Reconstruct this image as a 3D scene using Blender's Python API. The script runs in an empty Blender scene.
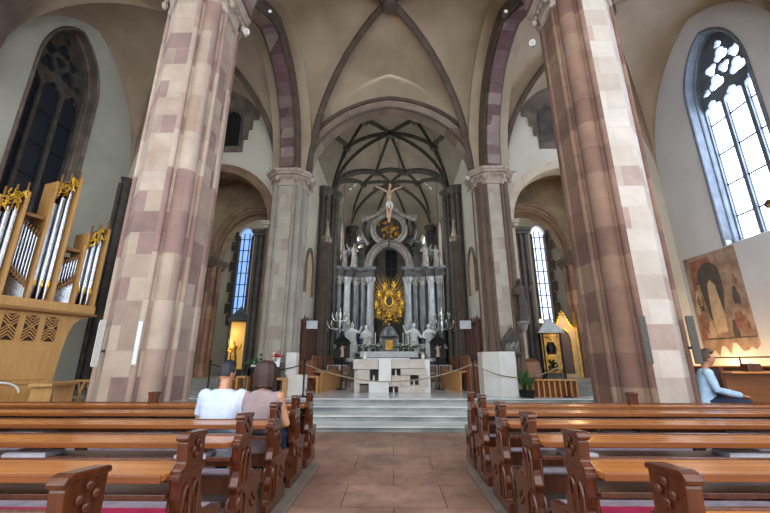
import bpy, math, random
from math import pi, sin, cos, tan, sqrt, acos, radians
from mathutils import Vector, Matrix
from mathutils.geometry import tessellate_polygon
random.seed(7)
COL = bpy.context.scene.collection
CAMZ = 1.5; PITCH = radians(16.1); YAW = radians(1.2); FPX = 365.0
C0 = -0.08                       # centre line of the nave

def at(px, py, Y):
    """point of the plane y = Y that a pixel of the 770x513 frame looks at"""
    a = (px-385)/FPX; b = (256.5-py)/FPX
    f = cos(PITCH)-b*sin(PITCH); z = sin(PITCH)+b*cos(PITCH)
    x = a*cos(YAW)-f*sin(YAW); y = a*sin(YAW)+f*cos(YAW)
    return Vector((x/y*Y, Y, CAMZ+z/y*Y))

# ---------------------------------------------------------------- materials
def lin(h):
    h = h.lstrip('#'); o = []
    for i in (0, 2, 4):
        c = int(h[i:i+2], 16)/255
        o.append(c/12.92 if c <= .04045 else ((c+.055)/1.055)**2.4)
    return (*o, 1)
M = {}
def new_mat(name):
    m = bpy.data.materials.new(name); m.use_nodes = True
    nt = m.node_tree; b = nt.nodes['Principled BSDF']; M[name] = m
    return m, nt, b
def N(nt, t, **kw):
    n = nt.nodes.new(t)
    for k, v in kw.items():
        if hasattr(n, k): setattr(n, k, v)
        else: n.inputs[k.replace('_', ' ')].default_value = v
    return n
def mix(nt, fac, a, b, mode='MIX'):
    n = nt.nodes.new('ShaderNodeMix'); n.data_type = 'RGBA'; n.blend_type = mode
    for i, v in ((0, fac), (6, a), (7, b)):
        if hasattr(v, 'is_linked') or hasattr(v, 'links'): nt.links.new(v, n.inputs[i])
        else: n.inputs[i].default_value = v
    return n.outputs[2]
def vec(nt, scale=(1, 1, 1)):
    tc = nt.nodes.new('ShaderNodeTexCoord'); mp = nt.nodes.new('ShaderNodeMapping')
    mp.inputs['Scale'].default_value = scale
    nt.links.new(tc.outputs['Object'], mp.inputs['Vector'])
    return mp.outputs['Vector']
def noise(nt, v, scale, detail=4, rough=.55):
    n = N(nt, 'ShaderNodeTexNoise', Scale=scale, Detail=detail, Roughness=rough)
    nt.links.new(v, n.inputs['Vector']); return n.outputs['Fac']
def ramp(nt, fac, stops):
    r = nt.nodes.new('ShaderNodeValToRGB'); e = r.color_ramp.elements
    e[0].position, e[0].color = stops[0]; e[1].position, e[1].color = stops[-1]
    for p, c in stops[1:-1]:
        k = e.new(p); k.color = c
    nt.links.new(fac, r.inputs[0]); return r.outputs[0]
def bump(nt, b, h, s=.2, d=.02):
    n = N(nt, 'ShaderNodeBump', Strength=s, Distance=d)
    nt.links.new(h, n.inputs['Height']); nt.links.new(n.outputs[0], b.inputs['Normal'])
def mat(name, c1, c2=None, scale=3, rough=.7, metal=0, stretch=(1, 1, 1), bmp=.1, spec=None, lo=.35, hi=.65):
    m, nt, b = new_mat(name)
    b.inputs['Roughness'].default_value = rough; b.inputs['Metallic'].default_value = metal
    if spec is not None: b.inputs['Specular IOR Level'].default_value = spec
    if c2:
        f = noise(nt, vec(nt, stretch), scale)
        nt.links.new(ramp(nt, f, [(lo, lin(c1)), (hi, lin(c2))]), b.inputs['Base Color'])
        if bmp: bump(nt, b, f, bmp)
    else: b.inputs['Base Color'].default_value = lin(c1)
    return m
def masonry(name, cols, mortar, bw=.62, bh=.36, rough=.8, tone='#806a60'):
    """courses of cut stone whose blocks differ in colour"""
    m, nt, b = new_mat(name); b.inputs['Roughness'].default_value = rough
    tc = nt.nodes.new('ShaderNodeTexCoord'); sp = nt.nodes.new('ShaderNodeSeparateXYZ')
    nt.links.new(tc.outputs['Object'], sp.inputs[0])
    add = N(nt, 'ShaderNodeMath', operation='ADD'); nt.links.new(sp.outputs[0], add.inputs[0]); nt.links.new(sp.outputs[1], add.inputs[1])
    cb = nt.nodes.new('ShaderNodeCombineXYZ'); nt.links.new(add.outputs[0], cb.inputs[0]); nt.links.new(sp.outputs[2], cb.inputs[1])
    br = N(nt, 'ShaderNodeTexBrick', Scale=1, Mortar_Size=.006, Mortar_Smooth=.3, Bias=0, Brick_Width=bw, Row_Height=bh)
    br.offset = .5; br.squash = 1
    br.inputs['Color1'].default_value = (0, 0, 0, 1); br.inputs['Color2'].default_value = (1, 1, 1, 1); br.inputs['Mortar'].default_value = (.5, .5, .5, 1)
    nt.links.new(cb.outputs[0], br.inputs['Vector'])
    n = len(cols)
    c = ramp(nt, br.outputs['Color'], [(i/n + (.02 if i else 0), lin(x)) for i, x in enumerate(cols)])
    nt.nodes[-1].color_ramp.interpolation = 'CONSTANT'
    nz = noise(nt, vec(nt), 2.2, 6); c = mix(nt, .35, c, ramp(nt, nz, [(.3, lin(tone)), (.7, lin('#f4ece4'))]), 'SOFT_LIGHT')
    c = mix(nt, br.outputs['Fac'], c, lin(mortar))
    nt.links.new(c, b.inputs['Base Color'])
    bump(nt, b, nz, .15); return m
def wood(name, c1, c2, rough=.3, axis='x', coat=.25, sc=3):
    st = {'x': (.6, 9, 9), 'y': (9, .6, 9), 'z': (9, 9, .6)}[axis]
    m = mat(name, c1, c2, sc, rough, 0, st, .06, lo=.3, hi=.7)
    b = m.node_tree.nodes['Principled BSDF']; b.inputs['Coat Weight'].default_value = coat; b.inputs['Coat Roughness'].default_value = .2
    return m
def emis(name, c, s, base='#222222'):
    m, nt, b = new_mat(name); b.inputs['Base Color'].default_value = lin(base)
    b.inputs['Emission Color'].default_value = lin(c); b.inputs['Emission Strength'].default_value = s
    return m

masonry('choir_arch_stone', ['#7d7064', '#8e8275', '#857567', '#93877a', '#776659'], '#83776b', 3.0, .5)
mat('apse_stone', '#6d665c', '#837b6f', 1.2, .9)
mat('wall_glare_white', '#cbcbcc', '#d6d6d8', .6, .95, bmp=.03)  # lighter, cooler plaster: window glare put into the right wall's colour
masonry('pier_stone', ['#a39283', '#ac9d8e', '#8e7670', '#a79687', '#826b66', '#b0a294', '#98867a'], '#9b8d80', 1.5, .42)
mat('veil_tinted_stone', '#5e646c', '#727880', 3, .8)  # slight blue is the window's bluish veil, put into the stone colour
masonry('white_quoin', ['#bdb5ab', '#c6beb4', '#b3a89d', '#c1b7ac', '#aa968d', '#c8c1b8'], '#b8b0a5', .75, .42)
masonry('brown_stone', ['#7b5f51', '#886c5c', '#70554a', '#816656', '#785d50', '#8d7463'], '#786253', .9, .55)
masonry('grey_pier', ['#a19a8f', '#ada69b', '#a69e93', '#b1aa9f', '#9c9388', '#a9a297'], '#a8a196', .6, .42)
masonry('arch_band', ['#6b5556', '#8d8078', '#5f474a', '#786463', '#8a7d75', '#66504f'], '#7f726c', 3.0, .36)
masonry('colonnette_pink', ['#a38d80', '#ae9c8e', '#987f76', '#a8978a', '#b3a496', '#8f756e'], '#97877a', 3.0, .85)
mat('colonnette_grey', '#8d867b', '#a49d92', 1.5, .75)
mat('capital_stone', '#9b8c7f', '#b5a89b', 5, .8, bmp=.4)
mat('rib_brown', '#6f5844', '#856c55', 3, .85, bmp=.2)
mat('cream_stone', '#b3a58f', '#c6b9a4', 3, .85, bmp=.2)
mat('colonnette_brown', '#5c4a3e', '#6c5a4c', 1.5, .75)
mat('rib_stone', '#4f433b', '#61554b', 3, .85, bmp=.2)
mat('dark_stone', '#3f3b38', '#565049', 3, .7, bmp=.2)
mat('vault_plaster', '#988a73', '#ad9e86', .7, .95, bmp=.03)
mat('aisle_vault_plaster', '#9c8c78', '#ae9e89', .7, .95, bmp=.03)
mat('choir_plaster', '#85796a', '#978c7b', .8, .95, bmp=.03)
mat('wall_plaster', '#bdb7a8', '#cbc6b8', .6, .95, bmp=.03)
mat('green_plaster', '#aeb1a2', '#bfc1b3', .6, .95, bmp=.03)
mat('brown_plaster', '#7d6b55', '#9a8769', 1.6, .95, bmp=.1)
mat('patch_stone', '#5a4f47', '#7b6e62', 2, .9, bmp=.4)
mat('nave_floor', '#7d6156', '#93776a', 1.6, .38, bmp=.05)
mat('marble', '#c6cacc', '#dfe1e2', 2.5, .16, bmp=.0)
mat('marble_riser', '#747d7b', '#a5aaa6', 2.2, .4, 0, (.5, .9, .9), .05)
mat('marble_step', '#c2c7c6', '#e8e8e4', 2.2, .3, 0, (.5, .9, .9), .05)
mat('chapel_floor', '#7b7a76', '#94928c', 2, .5)
mat('travertine', '#bdb0a4', '#cdc3b8', 3, .6, bmp=.15)
mat('white_marble', '#d9d6d1', '#e4e2de', 3, .4, bmp=.05)
wood('pew_top', '#a55d24', '#cf863f', .26, sc=2)
wood('pew_edge', '#7a421c', '#945627', .28, sc=2)
wood('pew_brown', '#47200f', '#64341b', .22, 'z')
wood('pew_dark', '#42200f', '#5c3019', .35)
wood('organ_wood', '#b98a4c', '#cd9f61', .5, 'z', .1)
wood('organ_wood_dark', '#8a5f35', '#9d7142', .5, 'z', .1)
wood('stall_wood', '#6b3b1e', '#85502c', .4, 'z')
wood('pale_wood', '#b98048', '#cf9a5e', .4, 'z')
wood('bench_wood', '#7b4a26', '#8f5a30', .4)
mat('pew_base', '#6d625b', '#85786f', 4, .5)
mat('cushion_red', '#a81744', '#c22455', 8, .85, bmp=.2)
mat('cushion_lilac', '#8c7d86', '#a195a0', 8, .6, bmp=.1)
mat('black_metal', '#181818', '#232323', 5, .5, .4)
mat('grey_roof', '#4b5054', '#5e6367', 5, .5, .3)
mat('pipe_metal', '#b9bcc2', '#d4d6da', 2, .22, .95, bmp=0)
mat('silver', '#c7c9c9', '#e4e6e6', 6, .25, .9, bmp=0)
mat('gold', '#c9931e', '#f2c64a', 8, .35, .7, bmp=.2)
mat('old_gold', '#8f6a2c', '#c99a45', 9, .4, .6, bmp=.4)
mat('grille_dark', '#2a1512', '#3a1e18', 5, .7)
mat('altar_marble_grey', '#484c52', '#6d7278', 3, .25, 0, (2, 2, .6), 0)
mat('altar_marble_dark', '#2d2b2c', '#4b4745', 3, .3, bmp=.1)
mat('altar_marble_white', '#888c92', '#b4b8bc', 3, .3, 0, (2, 2, .6), 0)
mat('altar_stone', '#5a5550', '#7b756f', 3, .45, bmp=.2)
mat('statue_white', '#c3c7ca', '#e0e2e2', 6, .5, bmp=.2)
mat('statue_grey', '#6f6c68', '#9a9690', 6, .6, bmp=.3)
mat('statue_dark', '#37302a', '#51463c', 6, .6, bmp=.3)
mat('corpus_wood', '#bf9c7e', '#d8bb9e', 8, .6)
mat('linen', '#dfe4ea', '#eef1f5', 6, .8)
mat('wax', '#f0ebdc', '#f7f3e8', 4, .4)
mat('rope', '#8b7b61', '#a39376', 30, .9, bmp=.4)
mat('dark_rope', '#322a24', '#41372f', 30, .9)
mat('leaf', '#24401f', '#3d6130', 9, .6)
mat('flower_white', '#e8e8dc', '#f5f5ee', 9, .6)
mat('flower_red', '#a5141c', '#c82530', 9, .6)
mat('paper', '#b9b9c4', '#d0d0da', 5, .5)
mat('screen_grey', '#aeb4b8', '#c0c6ca', 3, .5)
mat('speaker_white', '#a3a098', '#b3b0a8', 40, .6)
mat('speaker_dark', '#4a4540', '#5a554f', 40, .6)
mat('plastic_white', '#dcdcdc', '#e8e8e8', 5, .4)
mat('skin', '#c08a6c', '#cf9a7b', 8, .55, bmp=.05)
mat('hair_black', '#12121a', '#20202a', 30, .5, 0, (4, 4, 1), .3)
mat('hair_brown', '#2a1712', '#45281f', 30, .5, 0, (4, 4, 1), .3)
mat('hair_grey_brown', '#3a2a21', '#604838', 30, .5, 0, (4, 4, 1), .3)
mat('shirt_pale_blue', '#bccbe2', '#cfdcf0', 5, .85, bmp=.2)
mat('shirt_mauve', '#8d7a7c', '#a08d8e', 5, .85, bmp=.2)
mat('shirt_sky', '#9fc3e6', '#c4dcf2', 9, .85, bmp=.2)
mat('cloth_navy', '#16223c', '#22304c', 8, .85)
mat('cloth_red', '#8e1822', '#a6222c', 8, .8)
mat('lead', '#20242a', '#2c3036', 5, .6)
mat('fresco_ground', '#8a6f5f', '#b59c87', 2.5, .95, bmp=.05)
mat('fresco_red', '#8c5a4c', '#a4705f', 4, .95, bmp=.0)
mat('fresco_dark', '#4b4642', '#5f5750', 5, .95, bmp=.0)
mat('fresco_pale', '#bba283', '#cdb697', 5, .95, bmp=.0)
mat('fresco_brown', '#7a5847', '#a07d66', 6, .95, bmp=.0)
mat('black_void', '#0b0a0a', '#121010', 3, .95)
emis('daylight_glass', '#cfe2ff', 15.0)
emis('chapel_glass', '#cfe0ff', 2.2)
emis('blue_glass', '#7fa6ea', 1.5)
emis('choir_glass', '#e2e6e6', 7)
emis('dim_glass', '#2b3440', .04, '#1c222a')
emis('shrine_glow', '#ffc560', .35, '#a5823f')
emis('lamp_glow', '#ffc27a', 25)
emis('spot_glow', '#ffffff', .6)
emis('flame', '#ffd070', 6)
m, nt, b = new_mat('clear_glass')
b.inputs['Transmission Weight'].default_value = 1; b.inputs['Roughness'].default_value = .02; b.inputs['IOR'].default_value = 1.05
b.inputs['Base Color'].default_value = (.93, .96, .95, 1)

# nave floor: big worn reddish slabs
m, nt, b = M['nave_floor'], M['nave_floor'].node_tree, M['nave_floor'].node_tree.nodes['Principled BSDF']
v = vec(nt)
br = N(nt, 'ShaderNodeTexBrick', Scale=1, Mortar_Size=.006, Brick_Width=1.15, Row_Height=.75, Color1=lin('#a38c80'), Color2=lin('#b19c90'), Mortar=lin('#5e4a41'))
nt.links.new(v, br.inputs['Vector'])
f = noise(nt, v, 1.3, 8, .7); f2 = noise(nt, v, 4.5, 8, .7)
c = mix(nt, .75, br.outputs['Color'], ramp(nt, f, [(.35, lin('#7e675d')), (.65, lin('#c8b3a8'))]), 'OVERLAY')
c = mix(nt, .4, c, ramp(nt, f2, [(.35, lin('#5f4a42')), (.65, lin('#b9a69b'))]), 'SOFT_LIGHT')
nt.links.new(c, b.inputs['Base Color'])
b.inputs['Roughness'].default_value = .42

# ---------------------------------------------------------------- mesh building
class MB:
    def __init__(s): s.v = []; s.f = []; s.mi = []; s.cur = 0
    def add(s, vs, fs):
        k = len(s.v); s.v += [tuple(p) for p in vs]
        for f in fs: s.f.append([i+k for i in f]); s.mi.append(s.cur)
        return s
    def box(s, c, d, rz=0, rx=0):
        x, y, z = d[0]/2, d[1]/2, d[2]/2
        R = Matrix.Rotation(rz, 3, 'Z') @ Matrix.Rotation(rx, 3, 'X')
        P = [Vector(c)+R @ Vector(p) for p in ((-x,-y,-z),(x,-y,-z),(x,y,-z),(-x,y,-z),(-x,-y,z),(x,-y,z),(x,y,z),(-x,y,z))]
        return s.add(P, [(0,3,2,1),(4,5,6,7),(0,1,5,4),(1,2,6,5),(2,3,7,6),(3,0,4,7)])
    def bb(s, x0, x1, y0, y1, z0, z1): return s.box(((x0+x1)/2, (y0+y1)/2, (z0+z1)/2), (abs(x1-x0), abs(y1-y0), abs(z1-z0)))
    def loft(s, rings, caps=True, close=True):
        n = len(rings[0]); vs = [p for r in rings for p in r]; fs = []
        for i in range(len(rings)-1):
            for j in range(n if close else n-1):
                k = (j+1) % n; fs.append((i*n+j, i*n+k, (i+1)*n+k, (i+1)*n+j))
        if caps: fs.append(tuple(range(n))[::-1]); fs.append(tuple((len(rings)-1)*n+j for j in range(n)))
        return s.add(vs, fs)
    def tube(s, path, r, n=10, caps=True):
        path = [Vector(p) for p in path]; m = len(path)
        rs = list(r) if hasattr(r, '__len__') else [r]*m; rings = []
        t0 = (path[1]-path[0]).normalized()
        u = t0.orthogonal().normalized()
        for i, p in enumerate(path):
            t = (path[min(i+1, m-1)]-path[max(i-1, 0)]).normalized()
            u = (u - t*u.dot(t)).normalized(); w = t.cross(u)
            rings.append([p+(u*cos(2*pi*k/n)+w*sin(2*pi*k/n))*rs[i] for k in range(n)])
        return s.loft(rings, caps)
    def cyl(s, a, b, r, r2=None, n=16): return s.tube([a, b], [r, r if r2 is None else r2], n)
    def lathe(s, prof, c=(0, 0, 0), n=20, sq=(1, 1)):
        c = Vector(c)
        return s.loft([[c+Vector((r*cos(2*pi*k/n)*sq[0], r*sin(2*pi*k/n)*sq[1], z)) for k in range(n)] for r, z in prof])
    def ball(s, c, r, n=12, m=8, R=None):
        rr = (r, r, r) if not hasattr(r, '__len__') else r; c = Vector(c); rings = []
        for i in range(m+1):
            a = pi*(i+.02*(i == 0)-.02*(i == m))/m
            q = [Vector((rr[0]*sin(a)*cos(2*pi*k/n), rr[1]*sin(a)*sin(2*pi*k/n), -rr[2]*cos(a))) for k in range(n)]
            rings.append([c+(R @ p if R else p) for p in q])
        return s.loft(rings)
    def sweep(s, prof, path, side, caps=True):
        """profile (a along side, b along normal) swept along a path"""
        path = [Vector(p) for p in path]; side = Vector(side).normalized(); rings = []; m = len(path)
        k = m//2; sg = -1 if side.cross(path[k+1 if k+1 < m else k]-path[k-1]).z < 0 else 1
        for i, p in enumerate(path):
            t = (path[min(i+1, m-1)]-path[max(i-1, 0)]).normalized()
            n = side.cross(t).normalized()*sg
            rings.append([p+side*a+n*b for a, b in prof])
        return s.loft(rings, caps)
    def prism(s, poly, mp, d0, d1):
        """closed 2D polygon extruded; mp(a, b, d) gives the 3D point"""
        n = len(poly); vs = [mp(a, b, d0) for a, b in poly]+[mp(a, b, d1) for a, b in poly]
        tri = tessellate_polygon([[Vector((a, b, 0)) for a, b in poly]])
        fs = [tuple(t) for t in tri]+[tuple(i+n for i in t[::-1]) for t in tri]
        fs += [(i, (i+1) % n, n+(i+1) % n, n+i) for i in range(n)]
        return s.add(vs, fs)
    def plate(s, outer, holes, mp, d0, d1):
        loops = [outer]+holes; flat = [p for l in loops for p in l]; n = len(flat)
        tri = tessellate_polygon([[Vector((a, b, 0)) for a, b in l] for l in loops])
        vs = [mp(a, b, d0) for a, b in flat]+[mp(a, b, d1) for a, b in flat]
        fs = [tuple(t) for t in tri]+[tuple(i+n for i in t[::-1]) for t in tri]; k = 0
        for l in loops:
            m = len(l); fs += [(k+i, k+(i+1) % m, n+k+(i+1) % m, n+k+i) for i in range(m)]; k += m
        return s.add(vs, fs)
    def mesh(s, name, mats, smooth=False):
        me = bpy.data.meshes.new(name); me.from_pydata(s.v, [], s.f)
        for m in (mats if isinstance(mats, (list, tuple)) else [mats]): me.materials.append(M[m])
        me.polygons.foreach_set('material_index', s.mi); me.update()
        import bmesh
        bm = bmesh.new(); bm.from_mesh(me); bmesh.ops.remove_doubles(bm, verts=bm.verts, dist=1e-5); bmesh.ops.recalc_face_normals(bm, faces=bm.faces)
        if smooth:
            for f in bm.faces: f.smooth = True
            for e in bm.edges:
                if len(e.link_faces) == 2 and e.calc_face_angle(0) > .7: e.smooth = False
        bm.to_mesh(me); bm.free(); return me
    def obj(s, name, mats, parent=None, smooth=False, bevel=0, label=None):
        o = bpy.data.objects.new(name, s.mesh(name, mats, smooth)); COL.objects.link(o); o.parent = parent
        if bevel:
            b = o.modifiers.new('Bevel', 'BEVEL'); b.width = bevel; b.segments = 2; b.limit_method = 'ANGLE'
        if label: o['label'] = label
        return o
def XZ(a, b, d): return Vector((a, d, b))      # wall across the nave
def YZ(a, b, d): return Vector((d, a, b))      # wall along the nave
def XY(a, b, d): return Vector((a, b, d))

def tag(o, label, cat, group=None, kind=None):
    o['label'] = label; o['category'] = cat
    if group: o['group'] = group
    if kind: o['kind'] = kind
    return o
def thing(name, label, cat, loc=(0, 0, 0), rz=0, group=None):
    o = bpy.data.objects.new(name, None); o.empty_display_size = .1; COL.objects.link(o)
    o.location = loc; o.rotation_euler = (0, 0, rz); return tag(o, label, cat, group)
def kids(o): return [c for c in COL.objects if c.parent == o]
def dup(o, loc=None, rz=None, label=None, parent=None, sx=None):
    c = o.copy(); COL.objects.link(c)
    if parent is not None: c.parent = parent
    for ch in kids(o): dup(ch, parent=c)
    if loc is not None: c.location = loc
    if rz is not None: c.rotation_euler = (0, 0, rz)
    if label: c['label'] = label
    return c
def struct(o, label=None):
    o['kind'] = 'structure'
    if label: o['label'] = label
    return o
def sempty(name, label=None, loc=(0, 0, 0)):
    o = bpy.data.objects.new(name, None); COL.objects.link(o); o.location = loc; return struct(o, label)
def blob(mb, name, m, parent=None, voxel=.012, smooth=4):
    """fuse the pieces of one body into a single continuous skin"""
    me = mb.mesh(name, m); o = bpy.data.objects.new(name, me); COL.objects.link(o)
    r = o.modifiers.new('r', 'REMESH'); r.mode = 'VOXEL'; r.voxel_size = voxel; r.use_smooth_shade = True
    if smooth:
        q = o.modifiers.new('s', 'SMOOTH'); q.factor = .5; q.iterations = smooth
    dg = bpy.context.evaluated_depsgraph_get(); dg.update()
    nm = bpy.data.meshes.new_from_object(o.evaluated_get(dg)); o.modifiers.clear(); o.data = nm
    nm.name = name; nm.materials.clear(); nm.materials.append(M[m]); o.parent = parent
    return o

# ---------------------------------------------------------------- arches
def gprof(s, c=.3):
    """height 0..1 of a two-centred pointed arch at |s| in 0..1"""
    s = min(abs(s), 1); R = 1+c
    return sqrt(max(R*R-(s+c)**2, 0))/sqrt(1+2*c)
def arch_line(A, B, zs, za, c=.3, n=28, zs2=None):
    A = Vector(A); B = Vector(B); R = 1+c; ph = acos(c/R); out = []
    ss = [R*cos(ph*i/(n/2))-c for i in range(n//2+1)]
    ss = [-x for x in ss]+[x for x in ss[::-1][1:]]
    for s in ss:
        p = A.lerp(B, (s+1)/2); z0 = zs+((zs if zs2 is None else zs2)-zs)*(s+1)/2; out.append(Vector((p.x, p.y, z0+(za-z0)*gprof(s, c))))
    return out
def arch2d(x0, x1, zb, zs, za, c=.3, n=24):
    """opening outline: jambs and arch, as (a, b) points"""
    L = arch_line((x0, 0, 0), (x1, 0, 0), zs, za, c, n)
    return [(x0, zb)]+[(p.x, p.z) for p in L]+[(x1, zb)]
def moulding(w, d):
    return [(-w/2, d*.2), (-w/2, -d*.35), (-w*.3, -d*.5), (-w*.2, -d*.8), (0, -d), (w*.2, -d*.8), (w*.3, -d*.5), (w/2, -d*.35), (w/2, d*.2)]
# ================================================================ the building
WR, WL = 10.0, -10.2             # side walls
YE = 12.5                        # end wall of the aisles
PN, PF = 6.86, 12.3              # pier rows
XN, XF = 4.45, 3.66              # pier offsets
ZS = 8.08                        # springing
ZN = 9.88                         # springing on the near piers
PZ = .5                          # raised choir floor
YS = [8.83, 9.58, 10.33, 11.09]

m = MB(); m.bb(WL-.3, WR+.3, -7, YS[0]+.3, -.3, 0)
struct(m.obj('floor', 'nave_floor'), 'worn reddish stone slab floor of the nave aisle')
for k, y in enumerate(YS):
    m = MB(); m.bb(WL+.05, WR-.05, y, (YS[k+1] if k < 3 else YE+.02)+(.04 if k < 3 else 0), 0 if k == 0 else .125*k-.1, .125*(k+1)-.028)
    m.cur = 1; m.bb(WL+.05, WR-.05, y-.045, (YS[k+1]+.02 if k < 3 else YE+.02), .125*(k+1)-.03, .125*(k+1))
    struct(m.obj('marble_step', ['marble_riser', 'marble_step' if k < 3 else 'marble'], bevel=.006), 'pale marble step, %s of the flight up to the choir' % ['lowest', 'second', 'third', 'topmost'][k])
m = MB(); m.bb(-3.4, 3.4, YE+.02, 28, 0, PZ); struct(m.obj('floor', 'marble'), 'polished pale marble floor of the choir')
for s in (-1, 1):
    m = MB(); x0, x1 = (C0+4.2, WR-.05) if s > 0 else (WL+.05, C0-4.2)
    for k in range(3): m.bb(x0, x1, 11.9+k*.3, 18.4, PZ-.02 if k == 0 else PZ+.15*k-.02, PZ+.15*(k+1))
    struct(m.obj('chapel_steps', 'chapel_floor'), 'grey steps into the %s side chapel' % ('right' if s > 0 else 'left'))

# ---------------------------------------------------------------- piers
def octo(a, b, z, cx=0, cy=0):
    return [Vector((cx+x, cy+y, z)) for x, y in ((b,-a),(a,-b),(a,b),(b,a),(-b,a),(-a,b),(-a,-b),(-b,-a))]
def pier(x, y, z0, a, b, stone, col, label, s, near, zt=8.08, side=None):
    t = thing('pier', label, 'pier', (x, y, z0)); H = zt-z0
    P0, P1 = octo(a, b, .35), octo(a, b, H-.45); m = MB()
    for i in range(8):
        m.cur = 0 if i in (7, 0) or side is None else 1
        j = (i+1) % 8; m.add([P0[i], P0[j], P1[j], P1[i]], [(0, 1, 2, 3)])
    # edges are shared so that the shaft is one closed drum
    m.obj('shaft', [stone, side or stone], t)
    m = MB(); m.loft([octo(a+.09, b+.04, 0), octo(a+.09, b+.04, .22), octo(a+.05, b+.02, .28), octo(a+.05, b+.02, .34), octo(a, b, .42)]); m.obj('base', stone, t, bevel=.01)
    g = (a+b)/2
    for sx in (-1, 1):
        for sy in (-1, 1):
            if near and sx == s:
                m = MB(); m.cyl((sx*(a+.02), sy*b, .35), (sx*(a+.02), sy*b, H-.45), .055, n=12); m.obj('slender_shaft', col, t, smooth=True); continue
            m = MB(); cx, cy = sx*(g+.0), sy*(g+.0)
            m.cyl((cx, cy, .4), (cx, cy, H-.45), .17 if near else .13, n=20)
            rb = .0 if near else -.05; m.lathe([(.21+rb, .2), (.21+rb, .3), (.23+rb, .34), (.2+rb, .4), (.17+rb, .44)], (cx, cy, 0))
            m.obj('colonnette', col, t, smooth=True)
            for da, db in (((.19, -.2), (-.2, .19)) if near else ((.13, -.15), (-.15, .13))):
                m = MB(); m.cyl((sx*(g+da), sy*(g+db), .35), (sx*(g+da), sy*(g+db), H-.45), .055, n=12)
                m.obj('slender_shaft', col, t, smooth=True)
    m = MB(); R = []
    for o, z in ((.0, -.55), (.05, -.53), (.06, -.47), (.0, -.44), (.03, -.3), (.1, -.2), (.12, -.2), (.12, -.16), (.2, -.14), (.2, -.09), (.26, -.05), (.28, 0), (.28, .03), (0, .05)):
        R.append(octo(a+o, b+o*.45+.02, H+z))
    m.loft(R)
    P = octo(a+.14, b+.07, H-.24)
    for i in range(8):                       # row of small dentils, leaf knots under the corners
        A, B = P[i], P[(i+1) % 8]; n = max(2, int((B-A).length/.14))
        for k in range(n):
            q = A.lerp(B, (k+.5)/n); m.box(q, (.055, .055, .07), math.atan2((B-A).y, (B-A).x))
        m.ball(A+Vector((0, 0, -.06)), (.07, .07, .11), 8, 6)
    m.obj('capital', 'capital_stone', t, bevel=.006); return t
pnl = pier(C0-XN, PN, 0, .66, .26, 'pier_stone', 'colonnette_pink', 'huge banded pink and cream pier left of the pews, nearest pier on the left', -1, True, 9.88)
pnr = pier(C0+XN, PN, 0, .66, .26, 'white_quoin', 'brown_stone', 'huge pinkish brown and pale pier right of the pews, nearest pier on the right', 1, True, 9.88, 'brown_stone')  # browner side faces: stone tone with their shade put into the colour
pfl = pier(C0-XF, PF, PZ, .56, .27, 'grey_pier', 'colonnette_grey', 'grey stone pier carrying the left foot of the choir arch', -1, False)
pfr = pier(C0+XF, PF, PZ, .56, .27, 'grey_pier', 'colonnette_brown', 'grey stone pier carrying the right foot of the choir arch, in a white marble casing', 1, False)
m = MB(); cs = [(-.36, -.78), (-.78, -.36), (-.78, .3), (.12, .3), (.12, -.78)]; m.loft([[Vector((a_, b_, z_)) for a_, b_ in cs] for z_ in (0, 1.3)]); o = m.obj('casing', 'white_marble', pfr, bevel=.01, label='plain white marble casing around the foot of the pier')

# ---------------------------------------------------------------- vaults
def cell(corners, C, apex, kdrop=0, c=.3, n=14, mm=24, zs=ZS, diag=.2):
    """four curved cells; apex[i] = crown height of the arch between corner i and i+1"""
    mb = MB(); C = Vector(C)
    zz = zs if hasattr(zs, '__len__') else [zs]*4
    for i in range(4):
        A = Vector(corners[i]); B = Vector(corners[(i+1) % 4]); mid = (A+B)/2; rings = []
        for j in range(n+1):
            t = sin(pi/2*j/n) if j else .002
            row = []
            for k in range(mm+1):
                s = sin(pi/2*(2*k/mm-1))
                p = C.to_2d()+(mid-C.to_2d())*t+(B-A)/2*s*t
                zc = C.z+(apex[i]-C.z)*t; z_ = zz[i]+(zz[(i+1) % 4]-zz[i])*(s+1)/2; d = z_+(C.z-z_)*gprof(t, diag)
                row.append(Vector((p.x, p.y, d+(zc-d)*gprof(s, c))))
            rings.append(row)
        mb.loft(rings, caps=False, close=False)
    return mb
def vault(name, label, corners, C, apex, plaster, ribs, zs=ZS, rw=.2, rd=.24, c=.3, only=(0, 1, 2, 3)):
    mb = cell(corners, C, apex, zs=zs, c=c)
    v = mb.obj('ceiling', plaster, smooth=True); struct(v, label)
    for i in only:
        A = corners[i]; d = Vector(A)-Vector(C[:2])
        path = []
        for j in range(25):
            s = sin(pi/2*j/24); s = max(s, .001)
            z_ = zs[i] if hasattr(zs, '__len__') else zs; path.append((C[0]+d.x*s, C[1]+d.y*s, z_+(C[2]-z_)*gprof(s, .2)))
        m = MB(); m.sweep(moulding(rw, rd), path, (-d.y, d.x, 0)); m.obj('rib', ribs, v, smooth=True)
    m = MB(); m.lathe([(.05, -.42), (.2, -.4), (.26, -.3), (.26, -.1), (.2, .02)], C, 16); m.obj('keystone', ribs, v, smooth=True)
    return v
nxn, nxf = XN-.66, XF-.66
nc = [(C0-nxn, 7.2), (C0+nxn, 7.2), (C0+nxf, 12.0), (C0-nxf, 12.0)]
vault('nave', 'cross-ribbed vault over the nave before the choir', nc, (C0+.02, 9.55, 13.4), [13.0, 12.8, 12.55, 12.8], 'vault_plaster', 'rib_stone', zs=[ZN, ZN, ZS, ZS])
nb = [(C0-nxn, 1.4), (C0+nxn, 1.4), (C0+nxn, 6.5), (C0-nxn, 6.5)]
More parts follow.
